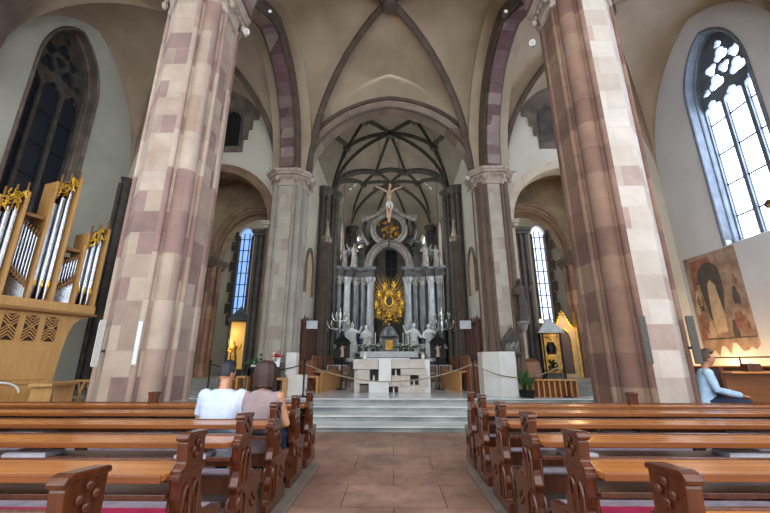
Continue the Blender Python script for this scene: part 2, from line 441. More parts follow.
vault('nave', 'cross-ribbed vault over the nave pews', nb, (C0, 3.95, 13.15), [13.0, 12.8, 13.0, 12.8], 'vault_plaster', 'rib_stone', zs=ZN)
for s in (-1, 1):
    W = WR if s > 0 else WL; w = 'right' if s > 0 else 'left'
    a, b = C0+s*(XN+.62), C0+s*(XF+.6)
    co = [(a, 7.2), (W, 7.2), (W, YE), (b, YE)]
    vault('aisle', 'cross-ribbed vault of the %s aisle' % w, co, ((a+b)/4+W/2, 9.7, 13.0), [12.7, 12.6, 12.5, 12.8], 'aisle_vault_plaster', 'rib_stone', zs=[ZN, ZS, ZS, ZS], rw=.16, rd=.18, only=(0, 3))
    co = [(a, 1.4), (W, 1.4), (W, 6.5), (a, 6.5)]
    vault('aisle', 'cross-ribbed vault of the %s aisle beside the pews' % w, co, (a/2+W/2, 3.95, 13.0), [12.7, 12.6, 12.5, 12.8], 'aisle_vault_plaster', 'rib_stone', zs=[ZN, ZS, ZS, ZN], rw=.16, rd=.18)
    # longitudinal arcade arch, banded, with moulded flanks
    for A, B, lab in (((C0+s*XN, 7.15), (C0+s*XF, 12.05), 'between the two %s piers' % w), ((C0+s*XN, 1.3), (C0+s*XN, 6.6), 'over the %s pews' % w)):
        L = arch_line((*A, 0), (*B, 0), ZN, 12.75, .3, 36, ZS if B[1] > 12 else ZN); d = Vector(B)-Vector(A)
        m = MB(); m.sweep([(-.23, -.42), (.23, -.42), (.23, .1), (-.23, .1)], L, (d.y, -d.x, 0)); ar = m.obj('arcade_arch', 'arch_band'); struct(ar, 'dark banded stone arch '+lab)
        for q in (-1, 1):
            m = MB(); m.sweep([(q*.23, -.3), (q*.32, -.3), (q*.36, -.2), (q*.4, -.05), (q*.4, .1), (q*.23, .1)], L, (d.y, -d.x, 0)); m.obj('arch_moulding', 'rib_stone', ar)
            m = MB(); m.sweep([(q*.38, -.03), (q*.76, .0), (q*.76, .1), (q*.38, .1)], L, (d.y, -d.x, 0)); m.obj('arch_web', 'vault_plaster', ar)
            m = MB(); m.tube([p+Vector((d.y, -d.x, 0)).normalized()*q*.27+Vector((0, 0, -.36)) for p in L], .07, 8); m.obj('arch_roll', 'rib_stone', ar, smooth=True)
    # transverse arches across nave and aisle on the near piers
    L = arch_line((C0+s*(XN+.6), PN, 0), (W, PN, 0), ZN, 12.55, .3, 30, ZS)
    m = MB(); m.sweep([(-.36, -.1), (-.25, -.38), (.25, -.38), (.36, -.1), (.36, .1), (-.36, .1)], L, (0, 1, 0)); struct(m.obj('transverse_arch', 'rib_stone'), 'stone arch across the %s aisle' % w)
L = arch_line((C0-nxn, PN, 0), (C0+nxn, PN, 0), ZN, 13.0, .3, 36)
m = MB(); m.sweep([(-.36, -.05), (-.25, -.35), (.25, -.35), (.36, -.05), (.36, .15), (-.36, .15)], L, (0, 1, 0)); struct(m.obj('transverse_arch', 'arch_band'), 'stone arch across the nave over the near piers')

# ---------------------------------------------------------------- choir arch wall
ha = 3.06
hole = arch2d(C0-ha, C0+ha, PZ-.2, ZS-.15, 11.15, .12, 40)
m = MB(); m.plate([(C0-3.6, PZ-.3), (C0-3.6, 13.4), (C0+3.6, 13.4), (C0+3.6, PZ-.3)][::1], [], XZ, 12.1, 12.1) if False else None
mw = MB(); out = [(C0-3.5, ZS), (C0-3.5, 13.6), (C0+3.5, 13.6), (C0+3.5, ZS)]
inn = [(p.x, p.z) for p in arch_line((C0-ha, 0, 0), (C0+ha, 0, 0), ZS, 11.0, .12, 40)]
mw.prism(out+inn[::-1], XZ, 12.05, 12.52); struct(mw.obj('wall_choir_arch', 'vault_plaster'), 'plastered wall above the choir arch')
L = arch_line((C0-ha, 12.3, 0), (C0+ha, 12.3, 0), ZS, 11.0, .12, 40)
m = MB(); m.sweep([(-.32, -.06), (.22, -.06), (.22, .3), (-.32, .3)], L, (0, 1, 0)); a = struct(m.obj('choir_arch', 'choir_arch_stone'), 'broad grey stone arch opening into the choir')
m = MB(); m.sweep([(-.36, .32), (-.36, .46), (-.2, .46), (-.2, .32)], L, (0, 1, 0)); m.obj('arch_moulding', 'rib_stone', a)
m = MB(); m.tube([p+Vector((0, -.34, -.05)) for p in L], .05, 8); m.obj('arch_roll', 'rib_stone', a, smooth=True)

# ---------------------------------------------------------------- aisle end walls, chapels behind
for s in (-1, 1):
    W = WR if s > 0 else WL; w = 'right' if s > 0 else 'left'; sx = lambda v: C0+s*v
    ac, ar_ = 6.65, 2.2
    hole = [(p.x, p.z) for p in arch_line((sx(ac-ar_), 0, 0), (sx(ac+ar_), 0, 0), 6.4, 8.62, .001, 28)]
    hole = [(sx(ac-ar_), .2)]+hole+[(sx(ac+ar_), .2)]
    mw = MB()
    pts = [(sx(3.5), .2), (sx(3.5), 13.9), (W+s*.3, 13.9), (W+s*.3, .2)]
    mw.prism(pts+hole[::-1], XZ, YE, YE+.5)
    wl = struct(mw.obj('wall_end_'+w, 'wall_plaster'), 'white plastered end wall of the %s aisle' % w)
    L = arch_line((sx(ac-ar_), YE+.25, 0), (sx(ac+ar_), YE+.25, 0), 6.4, 8.62, .001, 28)
    L = [Vector((sx(ac-ar_), YE+.25, PZ))]+L+[Vector((sx(ac+ar_), YE+.25, PZ))]
    m = MB(); m.sweep([(-.28, -.06), (.3, -.06), (.3, .26), (-.28, .26)], L, (0, 1, 0)); struct(m.obj('chapel_arch', 'cream_stone' if s > 0 else 'rib_brown'), 'round stone arch of the %s chapel' % w)
    # stub of a moulded bracket at the springing
    m = MB(); m.box((sx(ac-ar_+.02), YE-.1, 6.35), (.28, .34, .16)); m.box((sx(ac-ar_+.02), YE-.08, 6.22), (.18, .26, .14)); m.obj('springer', 'capital_stone', wl, bevel=.02)
    # passage vault and second arch
    L2 = arch_line((sx(3.6), 0, 0), (sx(9.0), 0, 0), 6.9, 9.2, .001, 24)
    m = MB(); m.loft([[Vector((p.x, y, p.z)) for p in L2] for y in (YE+.4, 14.6)], caps=False, close=False); struct(m.obj('ceiling', 'brown_plaster', smooth=True), 'mottled barrel vault of the %s chapel passage' % w)
    c2, r2 = 5.62, 1.6
    hole = [(p.x, p.z) for p in arch_line((sx(c2-r2), 0, 0), (sx(c2+r2), 0, 0), 5.55, 7.6, .001, 28)]
    mw = MB(); mw.prism([(sx(3.75), .6), (sx(3.75), 9.6), (W+s*.3, 9.6), (W+s*.3, .6), (sx(c2+r2), .6)]+hole[::-1]+[(sx(c2-r2), .6)], XZ, 14.6, 15.0)
    struct(mw.obj('wall_chapel_'+w, 'brown_plaster'), 'brownish inner wall of the %s chapel' % w)
    L = arch_line((sx(c2-r2), 14.6, 0), (sx(c2+r2), 14.6, 0), 5.55, 7.6, .001, 32)
    a = MB(); a.sweep([(-.45, .0), (-.45, .3), (.2, .3), (.2, -.12), (-.15, -.12), (-.2, -.02), (-.32, .0)], L, (0, 1, 0)); a = struct(a.obj('inner_chapel_arch', 'rib_brown'), 'moulded brown inner arch of the %s chapel' % w)
    m = MB(); m.tube([p+Vector((0, -.3, 0)) for p in L], .08, 8); m.tube([p+Vector((0, -.45, .22)) for p in L], .09, 8); m.obj('arch_roll', 'rib_brown', a, smooth=True)
    # compound pier under the inner arch
    t = thing('chapel_pier', 'clustered brown stone pier in the %s side chapel' % w, 'pier', (sx(c2+r2+.38), 14.55, .9))
    m = MB(); m.bb(-.42, .42, -.32, .4, 0, 4.35); m.obj('shaft', 'brown_stone', t)
    for k, (px, py) in enumerate(((-s*.42, -.3), (-s*.1, -.38), (s*.25, -.38), (-s*.44, .05))):
        m = MB(); m.cyl((px, py, .3), (px, py, 4.4), .1); m.lathe([(.15, 0), (.15, .15), (.12, .25), (.1, .3)], (px, py, 0), 12); m.obj('colonnette', 'brown_stone', t, smooth=True)
    m = MB(); m.loft([octo(.5, .38, z, 0, 0) for z in (4.3,)]+[octo(.56, .44, 4.45), octo(.62, .5, 4.55), octo(.62, .5, 4.68)]); m.obj('capital', 'rib_stone', t)
    # dark pilaster seen just inside the chapel
    t = thing('dark_pilaster', 'dark grey clustered pilaster just inside the %s chapel' % w, 'pilaster', (sx(4.98), 13.55, .9))
    m = MB(); m.bb(-.2, .2, -.2, .2, 0, 5.3); m.obj('shaft', 'dark_stone', t)
    for px in (-.2, 0, .2):
        m = MB(); m.cyl((px, -.22, 0), (px, -.22, 5.3), .075); m.obj('colonnette', 'dark_stone', t, smooth=True)
    m = MB(); m.bb(-.3, .3, -.34, .3, 5.3, 5.42); m.bb(-.36, .36, -.4, .34, 5.42, 5.56); m.obj('capital', 'dark_stone', t, bevel=.02)
    # chapel room: back wall with a tall leaded window
    wx, ww = 7.78, .38
    mw = MB(); hole = arch2d(sx(wx-ww), sx(wx+ww), 3.3, 7.9, 8.5, .3, 12)
    mw.plate([(sx(3.75), .6), (sx(3.75), 10), (W+s*.3, 10), (W+s*.3, .6)], [hole], XZ, 18.4, 18.8); struct(mw.obj('wall_chapel_back_'+w, 'wall_plaster'), 'pale back wall of the %s chapel' % w)
    mw = MB(); mw.bb(W, W+s*.3, YE+.4, 18.5, 0, 10); struct(mw.obj('wall_chapel_side_'+w, 'wall_plaster'), 'outer wall of the %s chapel' % w)
    mw = MB(); mw.bb(sx(3.75), W+s*.3, 14.8, 18.8, 9.5, 9.8); struct(mw.obj('ceiling', 'wall_plaster'), 'ceiling of the %s chapel' % w)
    wd = sempty('window_%d' % (3 if s > 0 else 4), 'tall narrow leaded window in the back wall of the %s chapel' % w)
    m = MB(); m.prism(arch2d(sx(wx-ww), sx(wx+ww), 3.3, 7.9, 8.5, .3, 12), XZ, 18.62, 18.66); m.obj('pane', 'chapel_glass' if s > 0 else 'blue_glass', wd)
    m = MB()
    for z in [3.5+.62*i for i in range(8)]: m.bb(sx(wx-ww), sx(wx+ww), 18.56, 18.61, z, z+.035)
    for q in (-.14, .14): m.bb(sx(wx+q)-.02, sx(wx+q)+.02, 18.56, 18.61, 3.3, 8.2)
    m.obj('lead_bars', 'lead', wd)
    m = MB()
    for q in (-1, 1): m.bb(sx(wx+q*ww)-.06, sx(wx+q*ww)+.06, 18.36, 18.62, 3.2, 8.0)
    for i in range(9):
        z = 3.3+i*.55; m.bb(sx(wx+ww), sx(wx+ww+(.3 if i % 2 else .16)), 18.35, 18.45, z, z+.5)
    m.obj('window_frame', 'patch_stone' if s > 0 else 'dark_stone', wd)
    # old masonry fragment with walled up opening, high on the end wall
    fx, fz = (7.0, 11.0) if s > 0 else (6.9, 10.9)
    st = [(5.78, 9.4), (5.78, 9.95), (5.62, 9.95), (5.62, 10.4), (5.48, 10.4), (5.48, 10.85), (5.25, 10.85), (5.25, 11.2), (5.6, 11.65), (6.0, 12.0), (6.5, 12.25), (7.1, 12.35), (8.3, 12.35), (8.3, 9.4)]
    st = [(sx(a_), b_) for a_, b_ in st]
    hole = arch2d(sx(5.95), sx(6.65), 9.65, 10.85, 11.2, .001, 12)
    t = struct(MB().plate(st, [hole], XZ, YE-.05, YE+.0).obj('old_masonry', 'patch_stone'), 'fragment of dark old masonry with a walled up arched opening, high in the %s aisle' % w)
    m = MB(); m.prism(hole, XZ, YE-.015, YE-.002); m.obj('blind_opening', 'black_void' if s < 0 else 'dark_stone', t)
    L = [Vector((a_, YE-.03, b_)) for a_, b_ in hole]; m = MB(); m.sweep([(-.05, 0), (.05, 0), (.05, .1), (-.05, .1)], L, (0, 1, 0)); m.obj('surround', 'dark_stone', t)

# ---------------------------------------------------------------- side walls with the great windows
def side_wall(s):
    W = WR if s > 0 else WL; w = 'right' if s > 0 else 'left'
    yc = 9.6 if s > 0 else 9.38; hw = 1.06; zb, zs_, za = (4.85, 9.7, 11.75) if s > 0 else (4.85, 10.0, 12.0)
    T = .75
    hole = arch2d(yc-hw, yc+hw, zb, zs_, za, .35, 28)
    holes = [hole]
    if 1: holes.append(arch2d(3.9-hw, 3.9+hw, zb, zs_, za, .35, 28))
    mw = MB(); mw.plate([(-6, 0), (-6, 14), (18.5, 14), (18.5, 0)], holes, YZ, W, W+s*T)
    struct(mw.obj('wall_'+w, 'wall_glare_white' if s > 0 else 'green_plaster'), 'pale plastered %s side wall' % w)
    for k, cy in enumerate([yc]+[3.9]):
        win = sempty('window_%d' % ((1 if s > 0 else 2) if k == 0 else (5 if s > 0 else 13)), ('bright tall gothic window with tracery in the right wall' if s > 0 else 'dark tall gothic window with tracery above the organ') if k == 0 else 'unseen gothic window in the side wall beside the pews')
        gi = W+s*.55
        out = arch2d(cy-hw+.02, cy+hw-.02, zb+.02, zs_, za-.02, .35, 28)
        H = []; lw = (2*hw-.38)/3; y0 = cy-hw+.07
        zl = zs_-.35                                   # lights with cusped heads
        for i in range(3):
            a0 = y0+i*(lw+.12); a1 = a0+lw; mid = (a0+a1)/2; r = lw/2; hd = [(1, 0), (1, .25), (.9, .5), (.62, .62), (.42, .56), (.5, .8), (.4, 1.02), (.2, 1.15)]
            pts = [(a0, zb+.15)]+[(mid-r*p, zl+r*q) for p, q in hd]+[(mid, zl+r*1.25)]+[(mid+r*p, zl+r*q) for p, q in hd[::-1]]+[(a1, zb+.15)]
            H.append(pts)
        def foil(y, z, r, rot=0, n=3, ln=1.0):
            p = []
            for k_ in range(36):
                a = 2*pi*k_/36; q = r*(.62+.38*abs(cos(n*(a-rot)/2))); p.append((y+q*cos(a)*ln, z+q*sin(a)))
            return p
        for (dy, dz, r, rot) in ((-.37, .5, .27, pi/2), (.37, .5, .27, pi/2), (-.0, .8, .2, -pi/2), (-.76, .38, .14, 0), (.76, .38, .14, 0), (0, 1.27, .25, pi/2), (-.42, 1.02, .21, .5), (.42, 1.02, .21, 2.6), (0, 1.66, .13, pi/2)):
            H.append(foil(cy+dy, zs_-.05+dz, r, rot))
        m = MB(); m.plate(out, H, YZ, gi-s*.09, gi+s*.09); m.obj('tracery', ('dark_stone' if s < 0 else 'veil_tinted_stone'), win)
        m = MB(); m.prism(out, YZ, gi+s*.02, gi+s*.04); m.obj('pane', 'daylight_glass' if s > 0 or k else 'dim_glass', win)  # left window beside the pews is unseen, added to brighten the left aisle
        m = MB()
        for z in [zb+.9+i*1.05 for i in range(5)]:
            m.bb(gi-s*.04, gi-s*.0, cy-hw+.05, cy+hw-.05, z, z+.05)
        for i in range(6):
            a0 = y0+(i//2)*(lw+.12)+lw*(.0 if i % 2 == 0 else 1); 
            m.bb(gi-s*.03, gi, a0-.012, a0+.012, zb, zl)
        m.obj('lead_bars', 'lead', win)
        # sloping sill and roll at the edge of the reveal
        m = MB(); m.prism([(0, zb-.02), (.6, zb+.22), (.6, zb-.02)], lambda a, b, d: Vector((W+s*a, d, b)), cy-hw, cy+hw); m.obj('window_sill', 'wall_plaster', win)
        L = [Vector((W+s*.0, a_, b_)) for a_, b_ in arch2d(cy-hw, cy+hw, zb, zs_, za, .35, 28)]
        m = MB(); m.tube(L, .05, 8); m.tube([p+Vector((s*.3, 0, 0)) for p in L], .07, 8); m.obj('reveal_roll', 'veil_tinted_stone' if s > 0 else 'patch_stone', win, smooth=True)
        m = MB(); m.sweep([(0, 0), (.55, 0), (.55, .09), (0, .09)] if s > 0 else [(0, 0), (-.55, 0), (-.55, .09), (0, .09)], [Vector((W, a_, b_)) for a_, b_ in arch2d(cy-hw+.03, cy+hw-.03, zb+.2, zs_, za-.03, .35, 28)], (1, 0, 0))
        m.obj('reveal', 'veil_tinted_stone' if s > 0 else 'patch_stone', win)
        if s > 0 and k == 0:                            # small coat of arms in the glass
            m = MB(); m.cyl((gi-s*.02, cy+.02, 5.75), (gi+s*.01, cy+.02, 5.75), .13, n=20); e = m.obj('glass_roundel', 'leaf', win, label='small green and dark heraldic roundel in the glass')
            m = MB(); m.prism([(cy-.05, 5.82), (cy+.09, 5.82), (cy+.09, 5.73), (cy+.02, 5.64), (cy-.05, 5.73)], YZ, gi-s*.035, gi-s*.02); m.obj('heraldic_shield', 'old_gold', e)
    # wall shafts
    for y, zt in ((YE-.12, ZS+.1), (PN, ZS))[(1 if s > 0 else 0):]:
        t = thing('wall_shaft', 'slender wall shaft %s of the %s wall' % ('in the far corner' if y > 9 else 'at the near bay', w), 'wall shaft', (W, y, 0))
        m = MB(); m.cyl((-s*.1, 0, .3), (-s*.1, 0, zt-.25), .15); m.cyl((-s*.02, -.2, .3), (-s*.02, -.2, zt-.25), .07); m.obj('shaft', 'dark_stone' if s < 0 else 'colonnette_grey', t, smooth=True)
        m = MB(); m.lathe([(.17, -.3), (.19, -.24), (.16, -.2), (.24, -.03), (.27, 0)], (-s*.1, 0, zt), 8); m.obj('capital', 'dark_stone' if s < 0 else 'capital_stone', t)
        m = MB(); m.lathe([(.24, 0), (.24, .2), (.2, .28), (.16, .32)], (-s*.1, 0, 0), 8); m.obj('base', 'dark_stone' if s < 0 else 'colonnette_grey', t)
side_wall(1); side_wall(-1)

# ---------------------------------------------------------------- choir
CW, CY0, CYB, CYE = 3.2, 12.6, 20.6, 26.0; CZ = 13.0; ZC = 10.2
def cz(x, y):
    r = abs(x-C0)/CW
    if y > CYB: r = sqrt(r*r+((y-CYB)/(CYE-CYB))**2)
    return ZC-.1+(CZ-ZC+.1)*gprof(min(r, .9999), .12)
m = MB(); rings = []
ys = [CY0+(CYB-CY0)*i/12 for i in range(13)]
for y in ys: rings.append([Vector((C0+CW*sin(pi/2*(k/16-1)), y, cz(C0+CW*sin(pi/2*(k/16-1)), y))) for k in range(33)])
m.loft(rings, caps=False, close=False); rings = []
for j in range(13):
    q = sin(pi/2*j/12); ring = []
    for k in range(25):
        a = pi*k/24; ring.append((C0-CW*cos(a)*(1-q), CYB+(CYE-CYB)*sin(a)*(1-q)))
    rings.append([Vector((x, y, cz(x, y))) for x, y in ring])
m.loft(rings, caps=False, close=False)
cv = struct(m.obj('ceiling', 'choir_plaster', smooth=True), 'net vault with dark ribs over the choir')
def crib(a, b, w=.15, d=.2):
    a = Vector(a)+Vector((C0, 0)); b = Vector(b)+Vector((C0, 0)); P = []
    for i in range(15):
        p = a.lerp(b, i/14); P.append(Vector((p.x, p.y, cz(p.x, p.y)+.02)))
    dd = b-a; MB().sweep(moulding(w, d), P, (-dd.y, dd.x, 0)).obj('rib', 'dark_stone', cv, smooth=True)
S0, S1, S2, S3 = (3.15, 12.8), (3.18, 18.0), (2.75, 23.2), (1.35, 25.4)
Cc, A_, B_, D_, E_, G_ = (0, 16.5), (1.2, 15.0), (2.2, 16.3), (.9, 20.2), (0, 21.8), (1.7, 21.0)
def mir(p): return (-p[0], p[1])
for f in (lambda p: p, mir):
    for p, q in ((S0, A_), (A_, Cc), (S0, B_), (B_, Cc), (S1, B_), (S1, A_), (S1, Cc), (Cc, D_), (D_, S1), (D_, E_), (S1, G_), (G_, E_), (S2, G_), (S2, E_), (S3, E_), (D_, G_), (A_, (0, 13.0))):
        big = (p, q) == (D_, S1); crib(f(p), f(q), .24 if big else .15, .28 if big else .2)
crib(D_, mir(D_), .24, .28); crib(S3, mir(S3), .12, .15)
for p in (Cc, A_, mir(A_), B_, mir(B_), D_, mir(D_), E_, G_, mir(G_)):
    z = cz(p[0]+C0, p[1]); MB().lathe([(.05, -.3), (.17, -.27), (.2, -.18), (.18, 0)], (p[0]+C0, p[1], z), 12).obj('boss', 'dark_stone', cv, smooth=True)
for s in (-1, 1):
    w = 'right' if s > 0 else 'left'; X = C0+s*CW
    hole = arch2d(13.3, 14.7, 2.4, 4.6, 5.6, .3, 14)
    hole2 = arch2d(18.6, 20.1, 4, 8.6, 9.8, .3, 10); hole3 = arch2d(15.6, 17.1, 5.6, 8.0, 9.2, .3, 12)
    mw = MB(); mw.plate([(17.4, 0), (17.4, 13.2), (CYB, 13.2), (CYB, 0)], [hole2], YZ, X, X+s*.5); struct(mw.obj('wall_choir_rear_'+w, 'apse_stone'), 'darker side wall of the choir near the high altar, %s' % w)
    mw = MB(); mw.plate([(YE-.05, 0), (YE-.05, 13.2), (17.4, 13.2), (17.4, 0)], [hole3], YZ, X, X+s*.5)
    wl = struct(mw.obj('wall_choir_'+w, 'wall_plaster'), 'pale side wall of the choir, %s' % w)
    wd = sempty('window_%d' % (6 if s > 0 else 7), 'side window of the choir, %s' % w)
    m = MB(); m.bb(X+s*.4, X+s*.43, 18.5, 20.2, 3.9, 9.9); m.bb(X+s*.4, X+s*.43, 15.5, 17.2, 5.5, 9.3); m.obj('pane', 'choir_glass', wd)
    m = MB()
    for z in range(6, 10): m.bb(X+s*.36, X+s*.4, 15.6, 17.1, z, z+.05)
    m.bb(X+s*.3, X+s*.4, 16.3, 16.4, 5.6, 9.1); m.obj('mullion', 'dark_stone', wd)
    # niche arch with painting traces
    L = [Vector((X-s*.03, a, b)) for a, b in arch2d(13.2, 14.4, 4.0, 4.9, 5.8, .3, 14)]
    m = MB(); m.tube(L, .07, 8); m.obj('niche_moulding', 'patch_stone', wl, smooth=True)
    m = MB(); m.prism(arch2d(13.25, 14.35, 4.0, 4.9, 5.75, .3, 14), YZ, X-s*.015, X+s*.01); m.obj('niche_painting', 'fresco_pale', wl)
    for (x, y, zt, big) in ((S1[0], S1[1], ZC, 1), (3.15, 15.3, 9.1, 0), (S2[0], S2[1], ZC, 1), (S3[0], S3[1], ZC, 1)):
        t = thing('choir_shaft', 'dark clustered choir wall shaft, %s side, at %s' % (w, {18.0: 'the wall middle', 15.3: 'the wall front', 23.2: 'the bend of the apse', 25.4: 'the back of the apse'}.get(y, 'the choir arch')), 'wall shaft', (C0+s*(x-.1), y, PZ))
        h = zt-PZ; m = MB(); t['kind'] = 'structure'
        m.cyl((0, 0, .3), (0, 0, h-.3), .2); m.obj('shaft', 'dark_stone', t, smooth=True)
        for px, py in ((-s*.2, -.16), (-s*.05, -.27), (-s*.22, .1), (s*.1, -.25)):
            if not big and px*s > 0: continue
            m = MB(); m.cyl((px, py, .2), (px, py, h-.3), .075, n=12); m.obj('colonnette', 'dark_stone' if big else 'rib_stone', t, smooth=True)
        m = MB(); m.lathe([(.28, -.4), (.32, -.36), (.27, -.3), (.34, -.12), (.42, -.05), (.42, .05), (.2, .1)], (-s*.04, -.04, h), 8); m.obj('capital', 'dark_stone', t)
        m = MB(); m.lathe([(.4, 0), (.4, .25), (.32, .3), (.3, .4)], (-s*.04, -.04, 0), 8); m.obj('base', 'dark_stone', t)
    # free pinnacle shaft in front
    t = thing('pinnacle_shaft', 'slender gothic shaft ending in a pinnacle on the %s of the choir' % w, 'pinnacle', (C0+s*2.78, 15.1, PZ))
    m = MB(); m.bb(-.12, .12, -.12, .12, 0, 6.2); m.obj('shaft', 'rib_stone', t, bevel=.03)
    for px, py in ((-.15, -.15), (.15, -.15)):
        m = MB(); m.cyl((px, py, 0), (px, py, 5.9), .05, n=8); m.obj('colonnette', 'rib_stone', t, smooth=True)
    m = MB(); m.lathe([(.2, 6.0), (.22, 6.1), (.16, 6.2), (.05, 6.8), (.01, 7.1)], n=4); m.ball((0, 0, 6.95), .07, 8, 6)
    for i in range(4): m.ball((.14*(-1)**i, .14*(-1)**(i//2), 6.2), .05, 6, 4)
    m.obj('pinnacle', 'capital_stone', t)
# apse wall in five faces with tall windows
pts = [(CW, CYB), (S2[0]+.25, S2[1]+.1), (S3[0]+.1, S3[1]+.35), (-S3[0]-.1, S3[1]+.35), (-S2[0]-.25, S2[1]+.1), (-CW, CYB)]
for i in range(5):
    A = Vector((*pts[i], 0)); B = Vector((*pts[i+1], 0)); d = (B-A).normalized(); n = Vector((d.y, -d.x, 0)); L = (B-A).length
    if n.y < 0: n = -n
    mp = lambda a, b, c: Vector((C0, 0, b))+A+d*a+n*c
    hw = .42; hole = arch2d(L/2-hw, L/2+hw, 4.2, 9.2, 10.2, .3, 14)
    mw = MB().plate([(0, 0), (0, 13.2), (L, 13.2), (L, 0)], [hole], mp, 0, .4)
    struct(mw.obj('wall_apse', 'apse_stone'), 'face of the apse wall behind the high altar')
    wd = sempty('window_%d' % (8+i), 'tall narrow apse window behind the high altar')
    m = MB(); m.prism(hole, mp, .3, .32); m.obj('pane', 'choir_glass' if i != 2 else 'dim_glass', wd)
    m = MB()
    m.prism([(L/2-.04, 4.2), (L/2-.04, 10), (L/2+.04, 10), (L/2+.04, 4.2)], mp, .2, .3)
    for z in range(5, 10): m.prism([(L/2-hw, z), (L/2-hw, z+.05), (L/2+hw, z+.05), (L/2+hw, z)], mp, .24, .3)
    m.obj('mullion', 'dark_stone', wd)
# ================================================================ people's altar
SC = .00491
yA = 13.0
t = thing('stone_altar', 'block-like pale stone altar of interlocking slabs with square niches, centre of the choir steps', 'altar', (C0+.02, yA, PZ))
X = lambda c: (c-370)*SC*1.0
Z = lambda c: (368-c)*.00427
m = MB(); m.bb(X(112), X(628), .4, 1.25, 0, Z(119)); m.obj('core', 'dark_stone', t, bevel=.01)  # dark core puts the shade inside the niches into its colour
blocks = [(105,280,112,190,0,'travertine'),(283,370,112,295,-.05,'white_marble'),(370,600,112,185,.02,'travertine'),(130,220,192,300,.04,'travertine'),(435,612,187,234,.0,'travertine'),
          (560,622,236,320,.03,'travertine'),(437,500,236,318,-.02,'travertine'),(372,437,240,318,.03,'travertine'),(215,352,285,368,.0,'white_marble'),(418,600,314,368,.03,'travertine'),(150,213,310,368,.14,'patch_stone'),(112,150,195,368,.12,'travertine'),(600,640,115,368,.1,'white_marble'),(500,560,312,340,.05,'travertine'),(352,418,300,322,.06,'travertine')]
for a, b, c, d, y, mt in blocks:
    MB().bb(X(a), X(b), y, .5, Z(d) if d < 368 else 0, Z(c)).obj('slab', mt, t, bevel=.008)
for (a, b) in ((247, 262), (402, 215), (528, 295), (386, 350)):
    m = MB(); m.cyl((X(a), .22, Z(b)-.09), (X(a), .22, Z(b)+.05), .035, .03); m.ball((X(a), .22, Z(b)+.07), .03, 8, 6)
    m.bb(X(a)-.06, X(a)+.06, .16, .32, Z(b)-.12, Z(b)-.09); o = m.obj('niche_figure', 'statue_white', t)

# ================================================================ figures helper
def statue(mb, h=1.6, arm=0, face=-1, spread=.0):
    """robed standing figure facing -y, one continuous body"""
    k = h/1.6; n = 24; prof = [(.25, 0), (.24, .1), (.2, .45), (.19, .75), (.16, .95), (.19, 1.15), (.2, 1.28), (.14, 1.37), (.06, 1.41)]
    rings = []
    for r, z in prof:
        ring = []
        for j in range(n):
            a = 2*pi*j/n; q = r*(1+(.12*cos(6*a+z*2) if z < 1.1 else 0)); ring.append(Vector((q*cos(a)+.04*sin(z*3)*(z < 1.2), q*sin(a)*.75, z))*k)
        rings.append(ring)
    mb.loft(rings); mb.cyl((0, 0, 1.36*k), (0, -.01*k, 1.47*k), .055*k); mb.ball((0, -.02*k, 1.53*k), (.085*k, .095*k, .115*k), 12, 8); mb.ball((0, -.115*k, 1.52*k), (.015*k, .025*k, .02*k), 6, 4)
    for s, (ex, ey, ez), (hx, hy, hz) in ((1, *[((.27, -.06, 1.08), (.12, -.27, 1.12)), ((.33, -.1, 1.2), (.42, -.2, 1.45)), ((.28, -.1, 1.05), (.3, -.3, 1.0))][arm]), (-1, *[((-.27, -.06, 1.05), (-.08, -.27, 1.05)), ((-.28, -.06, 1.05), (-.1, -.25, .95)), ((-.35, -.1, 1.2), (-.45, -.22, 1.5))][arm])):
        mb.tube([Vector(p)*k for p in ((s*.17, 0, 1.29), (ex, ey, ez), (hx, hy, hz))], [.07*k, .06*k, .04*k], 10); mb.ball(Vector((hx, hy-.02, hz))*k, .045*k, 8, 6)
    return mb
def put_statue(name, label, loc, h, arm, mt, base=None, group=None, rz=0, cat='statue', vox=.03):
    t = thing(name, label, cat, loc, rz, group)
    b0 = .12 if base else 0
    if base: MB().lathe([(.27, 0), (.27, .05), (.23, .07), (.23, .13)], n=8).obj('base', base, t)
    o = blob(statue(MB(), h, arm), 'robed_figure', mt, t, vox, 2); o.location = (0, 0, b0-.005)
    return t

